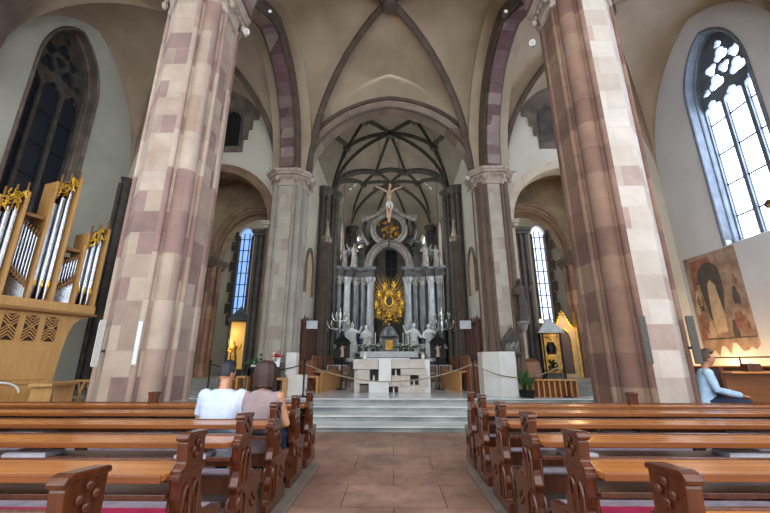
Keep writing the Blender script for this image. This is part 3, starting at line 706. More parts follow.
# ================================================================ high altar
YA = 21.0
t = thing('high_altar', 'towering dark and grey marble high altar with columns, arch and oculus filling the apse', 'high altar', (C0+.03-.15, YA, PZ)); t.scale = (1.06, 1, 1)
def bb(*q): return MB().bb(*q)
bb(-3.0, 3.0, -.6, .9, 0, .75).obj('lower_base', 'altar_stone', t, bevel=.02)
bb(-3.05, 3.05, -.65, .9, .75, .9).obj('base_cornice', 'altar_marble_grey', t, bevel=.03)
bb(-1.5, 1.5, -1.35, -.6, 0, 1.42).obj('altar_block', 'altar_marble_dark', t, bevel=.02)
bb(-1.75, 1.75, -1.45, -.55, 1.42, 1.5).obj('altar_table', 'altar_marble_white', t, bevel=.01)
for s in (-1, 1):
    bb(s*.95, s*2.95, -.1, .7, .9, 1.75).obj('pedestal', 'altar_marble_dark', t, bevel=.03)
    bb(s*1.0, s*2.9, .35, .75, 1.75, 6.0).obj('back_panel', 'altar_marble_dark', t)
    for i, (x, y, r, mt) in enumerate(((1.02, -.05, .2, 'altar_marble_white'), (1.42, .15, .19, 'altar_marble_grey'), (1.82, .05, .19, 'altar_marble_grey'), (2.3, -.12, .2, 'altar_marble_white'), (2.75, -.3, .2, 'altar_marble_grey'))):
        c = MB().tube([(s*x, y, 1.9), (s*x, y, 3.2), (s*x, y, 5.35)], [r, r*1.02, r*.86], 16).obj('column', mt, t, smooth=True)
        MB().lathe([(r*1.35, 1.7), (r*1.35, 1.8), (r*1.15, 1.84), (r*1.25, 1.9), (r, 1.94)], (s*x, y, 0), 16).obj('column_base', 'statue_white', c)
        m = MB(); m.lathe([(r*.86, 5.3), (r*1.0, 5.4), (r*.95, 5.5), (r*1.35, 5.68), (r*1.45, 5.75)], (s*x, y, 0), 12)
        for k in range(8): m.ball((s*x+r*1.15*cos(k*pi/4), y+r*1.15*sin(k*pi/4), 5.6-.12*(k % 2)), .055, 6, 4)
        m.obj('column_capital', 'altar_marble_white' if i in (0, 3) else 'statue_grey', c)
    m = MB(); P = [(.82, -.35), (1.25, -.35), (1.25, -.12), (2.0, -.12), (2.0, -.4), (2.5, -.4), (2.5, -.6), (3.02, -.6), (3.02, .75), (.82, .75)]
    for z0, z1, o in ((5.75, 5.95, 0), (5.95, 6.15, -.03), (6.15, 6.22, .07), (6.22, 6.32, .12)):
        m2 = MB(); m2.prism([(s*(a-(o if a < 1 else -o)), b-(o if b < 0 else 0)) for a, b in P], XY, z0, z1)
        m2.obj('entablature', 'altar_marble_dark' if o <= 0 else 'altar_marble_grey', t)
    # upper storey scrolls and piers
    m = MB(); m.bb(s*1.35, s*2.1, .0, .6, 6.3, 7.5); m.bb(s*1.3, s*2.15, -.05, .6, 7.5, 7.62); m.obj('upper_pier', 'altar_marble_dark', t, bevel=.02)
    m = MB(); m.tube([(s*2.7, .1, 6.4), (s*2.55, .1, 7.0), (s*2.1, .1, 7.4), (s*1.75, .1, 7.95), (s*1.3, .1, 8.1), (s*1.05, .1, 7.9)], [.2, .16, .15, .14, .14, .12], 10); m.obj('scroll', 'altar_marble_grey', t, smooth=True)
L = arch_line((-1.02, 0, 0), (1.02, 0, 0), 6.32, 7.65, .001, 28)
m = MB(); m.sweep([(-.45, -.1), (-.3, -.1), (-.25, .0), (.4, .0), (.4, .34), (-.38, .34), (-.38, .25), (-.45, .2)], L, (0, 1, 0)); m.obj('arch', 'altar_stone', t)
m = MB(); m.tube([p+Vector((0, -.42, .12)) for p in L], .06, 8); m.obj('arch_moulding', 'statue_grey', t, smooth=True)
# oculus with a bent gable
m = MB()
R = [(0, -.15, 8.75)]
for k in range(1): pass
ring = [(.95*cos(2*pi*i/32), -.1, 8.75+.95*sin(2*pi*i/32)) for i in range(33)]
m.tube(ring, .13, 10); m.tube([(p[0]*.84, -.2, 8.75+(p[2]-8.75)*.84) for p in ring], .05, 8); m.obj('oculus_ring', 'statue_grey', t, smooth=True)
m = MB(); m.cyl((0, .05, 8.75), (0, .15, 8.75), .9, n=28); oc = m.obj('oculus_panel', 'statue_dark', t)
m = MB(); rr = random.Random(4)
for i in range(46):
    a = rr.uniform(0, 2*pi); r = rr.uniform(.1, .75); m.ball((r*cos(a), -.02, 8.75+r*sin(a)), (rr.uniform(.05, .12), .08, rr.uniform(.05, .13)), 7, 5)
m.obj('oculus_relief', 'old_gold', oc, smooth=True)
for s in (-1, 1):
    m = MB(); m.tube([(s*1.55, -.1, 9.35), (s*1.15, -.12, 9.55), (s*.7, -.12, 9.75), (s*.15, -.12, 10.35), (0, -.12, 10.42)], [.12, .13, .13, .12, .1], 8)
    m.box((s*1.35, -.1, 9.6), (.55, .3, .1), 0); m.obj('gable', 'statue_grey', t)
    m = MB(); m.tube([(s*1.1, 0, 7.8), (s*1.4, 0, 8.3), (s*1.5, 0, 8.8), (s*1.35, 0, 9.3)], [.2, .16, .14, .12], 8); m.obj('side_volute', 'altar_marble_dark', t, smooth=True)
m = MB(); m.loft([[Vector((.55*q*cos(a), .1+.4*q*sin(a), z)) for a in [2*pi*i/10 for i in range(10)]] for q, z in ((1.4, 7.65), (1.2, 7.85), (.9, 7.95))]); m.obj('oculus_foot', 'altar_marble_dark', t)
# tabernacle on the altar table
t = thing('tabernacle', 'silver grey domed tabernacle below the golden glory', 'tabernacle', (C0-.12, YA-.75, PZ+1.5))
m = MB(); m.bb(-.42, .42, -.15, .3, 0, .75); m.obj('body', 'altar_marble_dark', t, bevel=.02)
m = MB(); m.lathe([(.5, .75), (.55, .82), (.45, .95), (.38, 1.1), (.2, 1.3), (.05, 1.42)], n=16); m.obj('dome', 'altar_marble_grey', t, smooth=True)
m = MB(); m.bb(-.2, .2, -.18, -.15, .12, .62); m.obj('door', 'old_gold', t, bevel=.01)
for s in (-1, 1): m = MB(); m.cyl((s*.45, -.12, 0), (s*.45, -.12, .75), .06); m.obj('column', 'altar_marble_white', t)
# golden glory with rays and the small image in its middle
t = thing('golden_glory', 'large golden sunburst with putti and a small dark image, centre of the high altar', 'glory', (C0-.12, YA-.1, PZ+1.45+1.45))
rr = random.Random(11)
m = MB()
for i in range(44):
    a = 2*pi*i/44+rr.uniform(-.04, .04); r1 = (1.05+.35*abs(sin(a)))*rr.uniform(.8, 1.1); c = Vector((0, .1, 1.45))
    r1 = min(r1, .9/max(abs(cos(a)), .3)) * (1.25 if sin(a) > .5 else 1)
    d = Vector((cos(a), 0, sin(a))); q = Vector((-sin(a), 0, cos(a)))
    m.loft([[c+d*.25+q*.035+Vector((0, -.02, 0)), c+d*.25-q*.035+Vector((0, -.02, 0)), c+d*.25+Vector((0, .03, 0))], [c+d*r1+q*.008, c+d*r1-q*.008, c+d*r1+Vector((0, .01, 0))]])
m.obj('rays', 'old_gold', t)
m = MB()
for i in range(70):
    a = rr.uniform(0, 2*pi); r = sqrt(rr.uniform(.05, 1)); x, z = .72*r*cos(a), 1.15+1.05*r*sin(a)
    if abs(x) < .2 and 1.1 < z < 1.75: continue
    m.ball((x, -.03-.1*rr.random(), z), (rr.uniform(.05, .11), .08, rr.uniform(.05, .11)), 8, 5)
m.obj('cloud_ring', 'old_gold', t, smooth=True)
for i, (x, z) in enumerate(((-.6, .7), (.6, .75), (-.55, 1.8), (.55, 1.75), (-.25, 2.25), (.28, 2.3), (0, .55), (-.72, 1.2), (.72, 1.25))):
    m = MB(); m.ball((x, -.16, z), (.1, .09, .14), 8, 6); m.ball((x, -.18, z+.19), .075, 8, 6); m.tube([(x-.16, -.16, z+.12), (x, -.16, z+.05), (x+.17, -.17, z+.14)], .035, 6); m.tube([(x-.08, -.16, z-.22), (x, -.16, z-.08), (x+.1, -.16, z-.2)], .04, 6)
    m.obj('putto', 'gold', t, smooth=True)
fr = MB().tube([(.22*cos(a), -.2, 1.42+.3*sin(a)) for a in [2*pi*i/24 for i in range(25)]], .045, 8).obj('image_frame', 'gold', t, smooth=True)
MB().ball((0, -.16, 1.42), (.2, .03, .28), 16, 8).obj('dark_image', 'statue_dark', fr)
m = MB(); m.lathe([(.16, 1.74), (.2, 1.84), (.17, 1.88), (.12, 1.98), (.02, 2.06)], (0, -.18, 0), 10); m.ball((0, -.18, 2.1), .04, 6, 5); m.obj('crown', 'gold', t)
# statues of the high altar
for i, (px, py0, h, arm) in enumerate(((352, 345, 1.45, 1), (366, 341, 1.35, 0), (414, 341, 1.45, 2), (429, 345, 1.4, 1))):
    p = at(px, py0, YA-.55)
    put_statue('altar_statue', 'pale life-size saint statue beside the high altar columns, %s of the four' % ['leftmost', 'second', 'third', 'rightmost'][i], (p.x, YA-.45 if i in (1, 2) else YA-.6, PZ+.9+.0), h+.55, arm, 'statue_white', 'altar_stone', 'lower statues of the high altar')
    if True:
        pass
for i, (px, h, arm, mt) in enumerate(((344, 1.35, 1, 'statue_grey'), (354, 1.5, 2, 'statue_grey'), (364, 1.2, 0, 'statue_dark'), (416, 1.2, 0, 'statue_dark'), (425, 1.5, 1, 'statue_grey'), (436, 1.35, 2, 'statue_grey'))):
    p = at(px, 272, YA)
    put_statue('cornice_statue', 'grey figure standing on the high altar cornice, %s of the six' % ['leftmost', 'second', 'third', 'fourth', 'fifth', 'rightmost'][i], (p.x, YA-.2 if i in (0, 1, 4, 5) else YA+.15, PZ+6.315), h, arm, mt, None, 'upper statues of the high altar')
# linen, candles, flowers on the altar table
m = MB(); m.bb(-1.5, 1.5, -.4, .4, 0, .015); m.bb(-1.5, 1.5, -.43, -.4, -.28, .015); o = m.obj('altar_cloth', 'linen'); o.location = (C0-.12, YA-1.04, PZ+1.502); tag(o, 'white linen cloth on the high altar table', 'altar cloth')
for s in (-1, 1):
    for k in range(3):
        t = thing('tall_candle', 'tall white candle on the high altar, %s on the %s' % (['inner', 'middle', 'outer'][k], 'right' if s > 0 else 'left'), 'candle', (C0-.12+s*(.75+.28*k), YA-.78, PZ+1.52), 0, 'candles on the high altar')
        MB().lathe([(.08, 0), (.03, .04), (.025, .3), (.05, .34), (.05, .36)], n=10).obj('candlestick', 'silver', t, smooth=True); MB().cyl((0, 0, .36), (0, 0, 1.0), .022).obj('candle', 'wax', t)
    for k in range(2):
        t = thing('flower_bouquet', 'white and green flower bouquet on the high altar, %s on the %s' % (['inner', 'outer'][k], 'right' if s > 0 else 'left'), 'flowers', (C0-.12+s*(.6+.62*k), YA-1.2, PZ+1.52), 0, 'bouquets on the high altar')
        MB().lathe([(.07, 0), (.1, .08), (.08, .16)], n=10).obj('vase', 'altar_marble_dark', t)
        rr = random.Random(20+k+s); m = MB(); f = MB()
        for i in range(26):
            q = Vector((rr.gauss(0, .13), rr.gauss(0, .07), .2+abs(rr.gauss(0, .08)))); m.ball(q, (.06, .03, .04), 6, 4)
        for i in range(9): f.ball((rr.gauss(0, .13), -.08+rr.gauss(0, .03), .25+abs(rr.gauss(0, .08))), .03, 6, 4)
        m.obj('foliage', 'leaf', t); f.obj('blossoms', 'flower_white', t)
    t = thing('short_candle', 'short thick white candle at the %s corner of the altar' % ('right' if s > 0 else 'left'), 'candle', (at(365 if s < 0 else 423, 356, yA+.5).x, yA+.55, PZ+1.082), 0)
    MB().cyl((0, 0, 0), (0, 0, .02), .09).obj('dish', 'silver', t); MB().cyl((0, 0, .02), (0, 0, .2), .06).obj('candle', 'wax', t)
m = MB(); m.bb(-.85, .85, -.25, .25, 0, .05); o = m.obj('mensa_linen', 'linen'); o.location = (at(386, 355, yA+.7).x, yA+.85, PZ+1.08); tag(o, 'folded white cloth lying on the block-like stone altar', 'altar cloth')

# ================================================================ hanging crucifix
p = at(389, 188, 16.5)
t = thing('hanging_crucifix', 'large hanging crucifix with pale corpus high in the choir', 'crucifix', (p.x, 16.5, p.z))
m = MB(); m.bb(-.05, .05, .0, .07, -3.1, .25); m.bb(-.74, .74, 0, .07, -.09, .07)
for q in ((-.7, 0), (.7, 0), (0, .3)): m.ball((q[0], .035, q[1]), (.1, .05, .1), 8, 6)
m.obj('cross', 'statue_dark', t, bevel=.008)
m = MB(); c = [((0, -.12, -.18), .085), ((.01, -.13, -.33), .09), ((.0, -.13, -.5), .075), ((-.01, -.12, -.66), .09)]
m.tube([q[0] for q in c], [q[1]*1.15 for q in c], 12); m.ball((.05, -.16, .02), (.075, .085, .1), 10, 8); m.cyl((0, -.13, -.15), (.03, -.15, -.02), .045)
for s in (-1, 1):
    m.tube([(s*.1, -.12, -.18), (s*.34, -.09, -.06), (s*.58, -.05, .02)], [.05, .04, .028], 8); m.ball((s*.61, -.05, .03), (.045, .025, .03), 8, 6)
    for k in range(4): m.tube([(s*.62, -.05, .02+.014*k), (s*.68, -.07, .03+.018*k)], [.008, .006], 6)
    m.tube([(s*.05, -.12, -.66), (s*.07, -.2, -.92), (s*.025, -.1, -1.22)], [.075, .06, .04], 8); m.ball((s*.02, -.14, -1.3), (.035, .05, .07), 8, 6)
o = blob(m, 'corpus', 'corpus_wood', t, .016, 3); o.scale = (1.05, 1.1, 1.4)
m = MB(); m.loft([[Vector((.12*q*cos(a), -.12+.11*q*sin(a), z)) for a in [2*pi*i/14 for i in range(14)]] for q, z in ((.8, -.56), (1.05, -.64), (1.1, -.76), (.95, -.84))]); m.tube([(.1, -.2, -.62), (.16, -.2, -.72), (.13, -.22, -.9)], [.04, .05, .02], 8); o = m.obj('loincloth', 'linen', t, smooth=True); o.scale = (1.05, 1.1, 1.4)
for s in (-1, 1):
    MB().tube([(s*.5, .035, .05), (s*.5, .035, cz(p.x, 16.5)-p.z)], .01, 6).obj('chain', 'black_metal', t)
# ================================================================ lanterns, chandeliers, credence tables
for s in (-1, 1):
    w = 'right' if s > 0 else 'left'; px = 438 if s > 0 else 342
    p = at(px, 358, 14.6)
    t = thing('procession_lantern', 'black roofed lantern with a pale figure inside, %s of the stone altar' % w, 'lantern', (p.x, 14.6, PZ))
    z0 = p.z-PZ; m = MB(); m.cyl((0, 0, 0), (0, 0, .03), .22, n=8); m.cyl((0, 0, .03), (0, 0, z0), .025); m.obj('pole', 'black_metal', t)
    m = MB(); m.bb(-.27, .27, -.2, .2, z0, z0+.04); m.bb(-.29, .29, -.22, .22, z0+.54, z0+.58)
    for a in (-.26, .26):
        for b in (-.19, .19): m.bb(a-.015, a+.015, b-.015, b+.015, z0, z0+.55)
    m.bb(-.26, .26, .18, .2, z0, z0+.55); m.obj('frame', 'black_metal', t)
    m = MB(); m.loft([[Vector((a*q, b*q*.75, z)) for a, b in ((-.34, -.34), (.34, -.34), (.34, .34), (-.34, .34))] for q, z in ((1, z0+.57), (.75, z0+.66), (.3, z0+.8), (.12, z0+.95))]); m.ball((0, 0, z0+.98), .04, 8, 6); m.obj('roof', 'black_metal', t)
    m = MB(); statue(m, .46, 1); o = blob(m, 'figure', 'corpus_wood', t, .012, 1); o.location = (0, 0, z0+.04)
    # chandelier
    p = at(442 if s > 0 else 340, 322, 15.6)
    t = thing('chandelier', 'silver branched chandelier with candles on the %s of the choir' % w, 'chandelier', (p.x, 15.6, p.z))
    m = MB(); m.lathe([(.02, -.45), (.07, -.38), (.03, -.25), (.09, -.1), (.03, .1), (.08, .3), (.03, .45), (.02, .6)], n=12); m.obj('stem', 'silver', t, smooth=True); MB().tube([(0, 0, .58), (0, 0, cz(p.x, 15.6)-p.z)], .01, 6).obj('chain', 'black_metal', t)
    for tier, (r, z, n) in enumerate(((.52, -.1, 8), (.34, .25, 6))):
        for k in range(n):
            a = 2*pi*k/n+.2; d = Vector((cos(a), sin(a), 0))
            m = MB(); m.tube([Vector((0, 0, z-.15)), d*r*.4+Vector((0, 0, z-.22)), d*r*.8+Vector((0, 0, z-.16)), d*r+Vector((0, 0, z))], .016, 6); m.lathe([(.02, z-.02), (.065, z+.01), (.065, z+.02)], d*r, 8); arm = m.obj('branch', 'silver', t)
            MB().cyl(d*r+Vector((0, 0, z+.02)), d*r+Vector((0, 0, z+.13)), .018, n=8).obj('candle', 'wax', arm)
    # credence table with white cloth, chairs
    p = at(440 if s > 0 else 337, 380, 16.2)
    t = thing('credence_table', 'side table with white cloth beyond the altar on the %s' % w, 'table', (p.x, 16.2, PZ))
    m = MB(); m.bb(-.45, .45, -.25, .25, .82, .86); m.obj('tabletop', 'stall_wood', t)
    for a in (-.4, .4):
        for b in (-.2, .2): MB().bb(a-.03, a+.03, b-.03, b+.03, 0, .82).obj('leg', 'stall_wood', t)
    m = MB(); m.bb(-.47, .47, -.27, .27, .861, .87); m.bb(-.47, .47, -.275, -.27, .5, .87); m.obj('cloth', 'linen', t)
    for k, dx in enumerate((-.25, .3)):
        t = thing('small_chair', 'small brown wooden chair near the %s side table, %s' % (w, 'outer' if (dx > 0) == (s > 0) else 'inner'), 'chair', (p.x+dx-s*.15, 15.5, PZ), 0, 'chairs at the side tables')
        MB().bb(-.2, .2, -.2, .2, .42, .46).obj('seat', 'bench_wood', t, bevel=.01)
        for a in (-.17, .17):
            for b in (-.17, .17): MB().bb(a-.02, a+.02, b-.02, b+.02, 0, .42).obj('leg', 'bench_wood', t)
        m = MB(); m.bb(-.2, .2, .16, .2, .6, .84); m.bb(-.2, -.16, .16, .2, .46, .84); m.bb(.16, .2, .16, .2, .46, .84); m.obj('backrest', 'bench_wood', t)

# ================================================================ choir stalls
for s in (-1, 1):
    w = 'right' if s > 0 else 'left'
    t = thing('choir_stall', 'dark brown panelled choir stalls along the %s choir wall' % w, 'choir stalls', (C0+s*2.72, 14.0, PZ))
    m = MB(); m.bb(-s*.0, s*.42, -1.1, 3.4, 0, 1.05); m.obj('seat_row', 'stall_wood', t, bevel=.02)
    m = MB()
    for k in range(9):
        y = -1.0+k*.52; m.bb(-s*.07, s*.0, y-.04, y+.04, 0, 1.12); m.ball((-s*.03, y, 1.16), .06, 8, 6)
    m.obj('stall_posts', 'stall_wood', t)
    m = MB(); m.bb(s*.3, s*.4, -1.1, 3.4, 1.05, 2.35)
    for k in range(12):
        y = -1.0+k*.38; m.bb(s*.27, s*.3, y-.03, y+.03, 1.05, 2.35)
    m.bb(s*.2, s*.42, -1.15, 3.45, 2.35, 2.45); m.obj('panelled_back', 'pew_dark', t)
    m = MB(); 
    for k in range(10): 
        y = -1.0+k*.47; m.loft([[Vector((s*.32+.04*a, y+.05*b, 2.45)) for a, b in ((-1,-1),(1,-1),(1,1),(-1,1))], [Vector((s*.32, y+.002*b, 2.62+.001*a)) for a, b in ((-1,-1),(1,-1),(1,1),(-1,1))]])
    m.obj('cresting', 'pew_dark', t)
    # front desk of the stalls, curved honey coloured end
    x0 = C0+s*2.05
    t = thing('stall_desk', 'honey coloured curved desk front before the %s choir stalls' % w, 'desk', (x0, 13.6, PZ))
    pts = [(s*(.25-.35*sin(pi/2*k/6)+.1), -.2+k*.42) for k in range(7)]
    m = MB(); m.loft([[Vector((x, y, 0)), Vector((x, y, .62)), Vector((x+s*.06, y, .62)), Vector((x+s*.06, y, 0))] for x, y in pts]); m.obj('front_board', 'pale_wood', t)
    m = MB(); m.loft([[Vector((x-s*.04, y, .62)), Vector((x-s*.04, y, .66)), Vector((x+s*.3, y, .7)), Vector((x+s*.3, y, .66))] for x, y in pts]); m.obj('desk_top', 'pale_wood', t)
    # hanging display for hymn numbers
    p = at(464 if s > 0 else 313.5, 325.5, 12.95)
    t = thing('hymn_display', 'blank pale grey display panel on the choir side of the %s pier' % w, 'display panel', (p.x, 12.7, p.z))
    MB().bb(-.19, .19, -.03, .03, -.14, .14).obj('panel', 'screen_grey', t, bevel=.01)
    MB().tube([(0, .03, 0), (0, .1, 0), (C0+s*2.98-p.x, .14, 0)], .015, 6).obj('bracket', 'black_metal', t)

# ================================================================ stanchions and ropes
ST = {'outer left': at(207, 392, 11.6), 'left': at(303, 394, 11.5), 'right': at(475, 394, 11.5), 'outer right': at(568, 393, 11.5)}
tops = {}
for k, p in ST.items():
    t = thing('stanchion', 'slim dark rope stanchion at the choir edge, %s' % {'outer left': 'leftmost', 'left': 'left of the steps centre', 'right': 'right of the steps centre', 'outer right': 'rightmost'}[k], 'stanchion', (p.x, p.y, PZ), 0, 'rope stanchions')
    m = MB(); m.lathe([(.14, 0), (.14, .02), (.04, .045), (.022, .07)], n=16); m.obj('foot', 'black_metal', t)
    m = MB(); m.cyl((0, 0, .05), (0, 0, 1.0), .024); m.ball((0, 0, 1.02), .04, 10, 8); m.obj('post', 'black_metal', t, smooth=True)
    tops[k] = Vector((p.x, p.y, PZ+.93))
def rope(a, b, sag, mt, label):
    a, b = Vector(a), Vector(b); P = []
    for i in range(21):
        q = i/20; p = a.lerp(b, q); P.append(p-Vector((0, 0, sag*4*q*(1-q))))
    tag(MB().tube(P, .017, 8).obj('barrier_rope', mt, smooth=True), label, 'rope', 'barrier ropes')
e = Vector((.03, 0, 0))
rope(tops['left']+e, tops['right']-e, .5, 'rope', 'sandy rope hanging in a low curve before the stone altar')
rope(tops['right']+e, tops['outer right']-e, .38, 'rope', 'sandy rope between the two stanchions right of the altar')
rope(tops['outer left']+e, tops['left']-e, .22, 'dark_rope', 'dark rope between the two stanchions left of the altar')

# ================================================================ ambo, stools, side altar on the left
p0, p1 = at(286, 396, 11.9), at(306, 396, 11.9)
t = thing('marble_ambo', 'white marble reading desk of stacked blocks at the foot of the left choir pier', 'lectern', ((p0.x+p1.x)/2, 11.75, PZ))
w2 = (p1.x-p0.x)/2
MB().bb(-w2, w2*.95, -.2, .25, 0, .18).obj('foot_block', 'white_marble', t, bevel=.01)
MB().bb(-w2*.8, w2, -.17, .22, .18, .62).obj('middle_block', 'white_marble', t, bevel=.01)
MB().bb(-w2, w2*.05, -.15, .2, .62, 1.28).obj('upper_slab', 'white_marble', t, bevel=.01)
def stool(px, py, Y, label, h=.55, wd=.5, dp=.4, group='pale wooden stools by the choir piers'):
    p = at(px, py, Y); t = thing('wooden_stool', label, 'stool', (p.x, Y, PZ), 0, group)
    MB().bb(-wd/2, wd/2, -dp/2, dp/2, h-.06, h).obj('seat', 'pale_wood', t, bevel=.01)
    for a in (-1, 1): MB().bb(a*wd/2-a*.06, a*wd/2, -dp/2, dp/2, 0, h-.06).obj('side', 'pale_wood', t)
stool(311, 390, 12.75, 'pale wooden stool between the marble reading desk and the altar')
stool(277, 392, 11.35, 'pale wooden stool left of the marble reading desk')
stool(243, 392, 11.35, 'pale wooden stool right of the glowing shrine', .6, .35)
stool(228, 392, 11.4, 'pale wooden stool in front of the glowing shrine', .5, .35)
p = at(271, 372, 11.45)
t = thing('side_altar_table', 'small side altar with white cloth before the left choir pier', 'table', (p.x-.05, 11.42, PZ))
MB().bb(-.42, .3, -.15, .18, 0, .95).obj('block', 'altar_marble_dark', t); MB().bb(-.47, .36, -.2, .21, .95, 1.0).obj('mensa', 'altar_stone', t)
m = MB(); m.bb(-.48, .37, -.21, .22, 1.001, 1.012); m.bb(-.48, .37, -.215, -.205, .86, 1.012); m.obj('cloth', 'linen', t)
tb = Vector((p.x-.05, 11.42, PZ+1.013))
t = thing('altar_candle', 'white candle on the small side altar', 'candle', tb+Vector((.1, 0, 0))); MB().lathe([(.06, 0), (.02, .03), (.03, .06)], n=10).obj('holder', 'silver', t); MB().cyl((0, 0, .06), (0, 0, .26), .035).obj('candle', 'wax', t)
t = thing('poinsettia', 'red flowering pot plant at the right end of the small side altar', 'potted plant', tb+Vector((.28, -.1, 0)))
MB().lathe([(.05, 0), (.07, .1), (.075, .11)], n=12).obj('pot', 'statue_white', t); m = MB(); rr = random.Random(2)
for i in range(20): m.ball((rr.gauss(0, .06), rr.gauss(0, .05), .13+abs(rr.gauss(0, .04))), (.04, .03, .02), 6, 4)
m.obj('red_leaves', 'flower_red', t)
p = at(255, 372, 11.3)
t = thing('dark_flower_stand', 'dark stand with green plants left of the small side altar', 'plant stand', (p.x, 11.25, PZ)); m = MB(); m.bb(-.2, .2, -.12, .12, .8, .84)
for a in (-.18, .18): m.bb(a-.015, a+.015, -.1, .1, 0, .8)
m.obj('stand', 'black_metal', t); m = MB(); rr = random.Random(6)
for i in range(40): m.ball((rr.gauss(0, .13), rr.gauss(0, .06), .9+abs(rr.gauss(0, .1))), (.05, .03, .04), 6, 4)
m.obj('foliage', 'leaf', t)

# ================================================================ shrines
p = at(236, 378, 14.0)
t = thing('glowing_shrine', 'tall glass shrine with dark pointed roof, lit golden inside, left chapel', 'shrine', (p.x, 13.8, .95), radians(20))
h = 2.0; W2 = .33
m = MB(); m.bb(-W2, W2, -W2*.8, W2*.8, 0, .28); m.obj('plinth', 'black_metal', t)
m = MB()
for a in (-W2, W2):
    for b in (-W2*.8, W2*.8): m.bb(a-.03, a+.03, b-.03, b+.03, .28, h)
m.bb(-W2, W2, -W2*.8, W2*.8, h, h+.05); m.obj('frame', 'black_metal', t)
MB().bb(-W2+.04, W2-.04, W2*.8-.05, W2*.8-.03, .3, h).obj('lit_back', 'shrine_glow', t, label='glowing golden back wall of the shrine')
m = MB(); m.loft([[Vector((a*q, b*q*.85, z)) for a, b in ((-.42, -.42), (.42, -.42), (.42, .42), (-.42, .42))] for q, z in ((1, h+.05), (.02, h+.55))]); m.ball((0, 0, h+.56), .035, 8, 6); m.obj('roof', 'grey_roof', t)
o = blob(statue(MB(), 1.0, 1), 'figure', 'old_gold', t, .02, 1); o.location = (-.12, 0, .28)
p = at(556, 378, 14.0)
t = thing('glass_lantern_shrine', 'tall glass lantern with grey hipped roof on four posts, right chapel', 'shrine', (p.x-.42, 13.1, .95-.1), radians(-12))
h = 1.6; W2 = .3
m = MB(); m.bb(-W2, W2, -W2, W2, 0, .2); m.bb(-W2*.8, W2*.8, -W2*.8, W2*.8, .2, .28); m.obj('plinth', 'dark_stone', t)
for a in (-W2, W2):
    for b in (-W2, W2): MB().cyl((a*.92, b*.92, .2), (a*.92, b*.92, h), .028, n=8).obj('post', 'black_metal', t)
m = MB(); m.bb(-W2+.06, W2-.06, -W2+.06, W2-.06, .3, h-.02); m.obj('glass_case', 'clear_glass', t)
m = MB(); m.loft([[Vector((a*q, b*q, z)) for a, b in ((-.4, -.4), (.4, -.4), (.4, .4), (-.4, .4))] for q, z in ((1, h), (1, h+.05), (.1, h+.5))]); m.obj('roof', 'screen_grey', t)
m = MB(); rr = random.Random(8)
for i in range(36): m.ball((rr.gauss(0, .07), rr.gauss(0, .07), .35+rr.random()*.35), (.04, .04, .04), 6, 4)
m.obj('plant', 'leaf', t); m = MB(); m.lathe([(.14, .9), (.18, 1.1), (.1, 1.3)], n=12); m.obj('pale_bowl', 'statue_white', t)
# gilded gothic portal in the right chapel
p = at(569, 374, 15.0)
t = thing('gilded_portal', 'gilded gothic pointed niche with pinnacles and a dark doorway, right chapel', 'portal', (p.x-.35, 14.2, .95), radians(-25)); t.scale = (.8, .8, .85)
hole = arch2d(-.28, .28, .15, 1.5, 2.05, .35, 14)
m = MB(); m.plate([(-.5, 0), (-.5, 1.9), (-.32, 2.2), (0, 2.75), (.32, 2.2), (.5, 1.9), (.5, 0)], [hole], XZ, -.08, .1); m.obj('gable_wall', 'fresco_pale', t, bevel=.01)
m = MB(); m.tube([(a_, -.1, b_) for a_, b_ in hole], .035, 8); m.tube([(-.5, -.1, 1.9), (-.25, -.1, 2.3), (0, -.1, 2.85), (.25, -.1, 2.3), (.5, -.1, 1.9)], .04, 8)
for k in range(7):
    for s in (-1, 1): m.ball((s*(.5-.07*k), -.12, 1.95+.13*k), .04, 6, 4)
m.obj('gilt_moulding', 'gold', t)
for s in (-1, 1):
    m = MB(); m.bb(s*.52-.06, s*.52+.06, -.16, .1, 0, 2.1); m.lathe([(.1, 2.1), (.1, 2.16), (.02, 2.75)], (s*.52, -.03, 0), 4); m.ball((s*.52, -.03, 2.77), .04, 6, 5); m.obj('pinnacle', 'old_gold', t)
m = MB(); m.prism(hole, XZ, .11, .13); m.obj('dark_doorway', 'pew_dark', t)
t = thing('openwork_relief', 'glowing gilded panel with openwork beside the glass lantern, right chapel', 'panel', (at(553, 370, 14).x, 14.1, .95), radians(-10))
m = MB(); m.bb(-.2, .2, -.03, .03, .3, 1.6); m.obj('board', 'shrine_glow', t)
m = MB(); rr = random.Random(5)
for i in range(26): m.tube([(rr.uniform(-.16, .16), -.04, z0_ := rr.uniform(.35, 1.5)), (rr.uniform(-.16, .16), -.05, z0_+rr.uniform(-.1, .15))], .014, 6)
m.bb(-.22, -.18, -.05, .03, .25, 1.65); m.bb(.18, .22, -.05, .03, .25, 1.65); m.bb(-.22, .22, -.05, .03, 1.6, 1.66); m.bb(-.24, .24, -.08, .05, 0, .3); m.obj('openwork', 'old_gold', t)
p = at(541, 321, 14.3)
t = thing('wall_lamp', 'small bright lamp glowing beside the right chapel window', 'lamp', (p.x, 14.3, p.z))
MB().ball((0, 0, 0), .06, 12, 8).obj('bulb', 'lamp_glow', t); MB().tube([(0, .05, 0), (0, .15, .05), (.1, .3, .05)], .012, 6).obj('arm', 'black_metal', t)
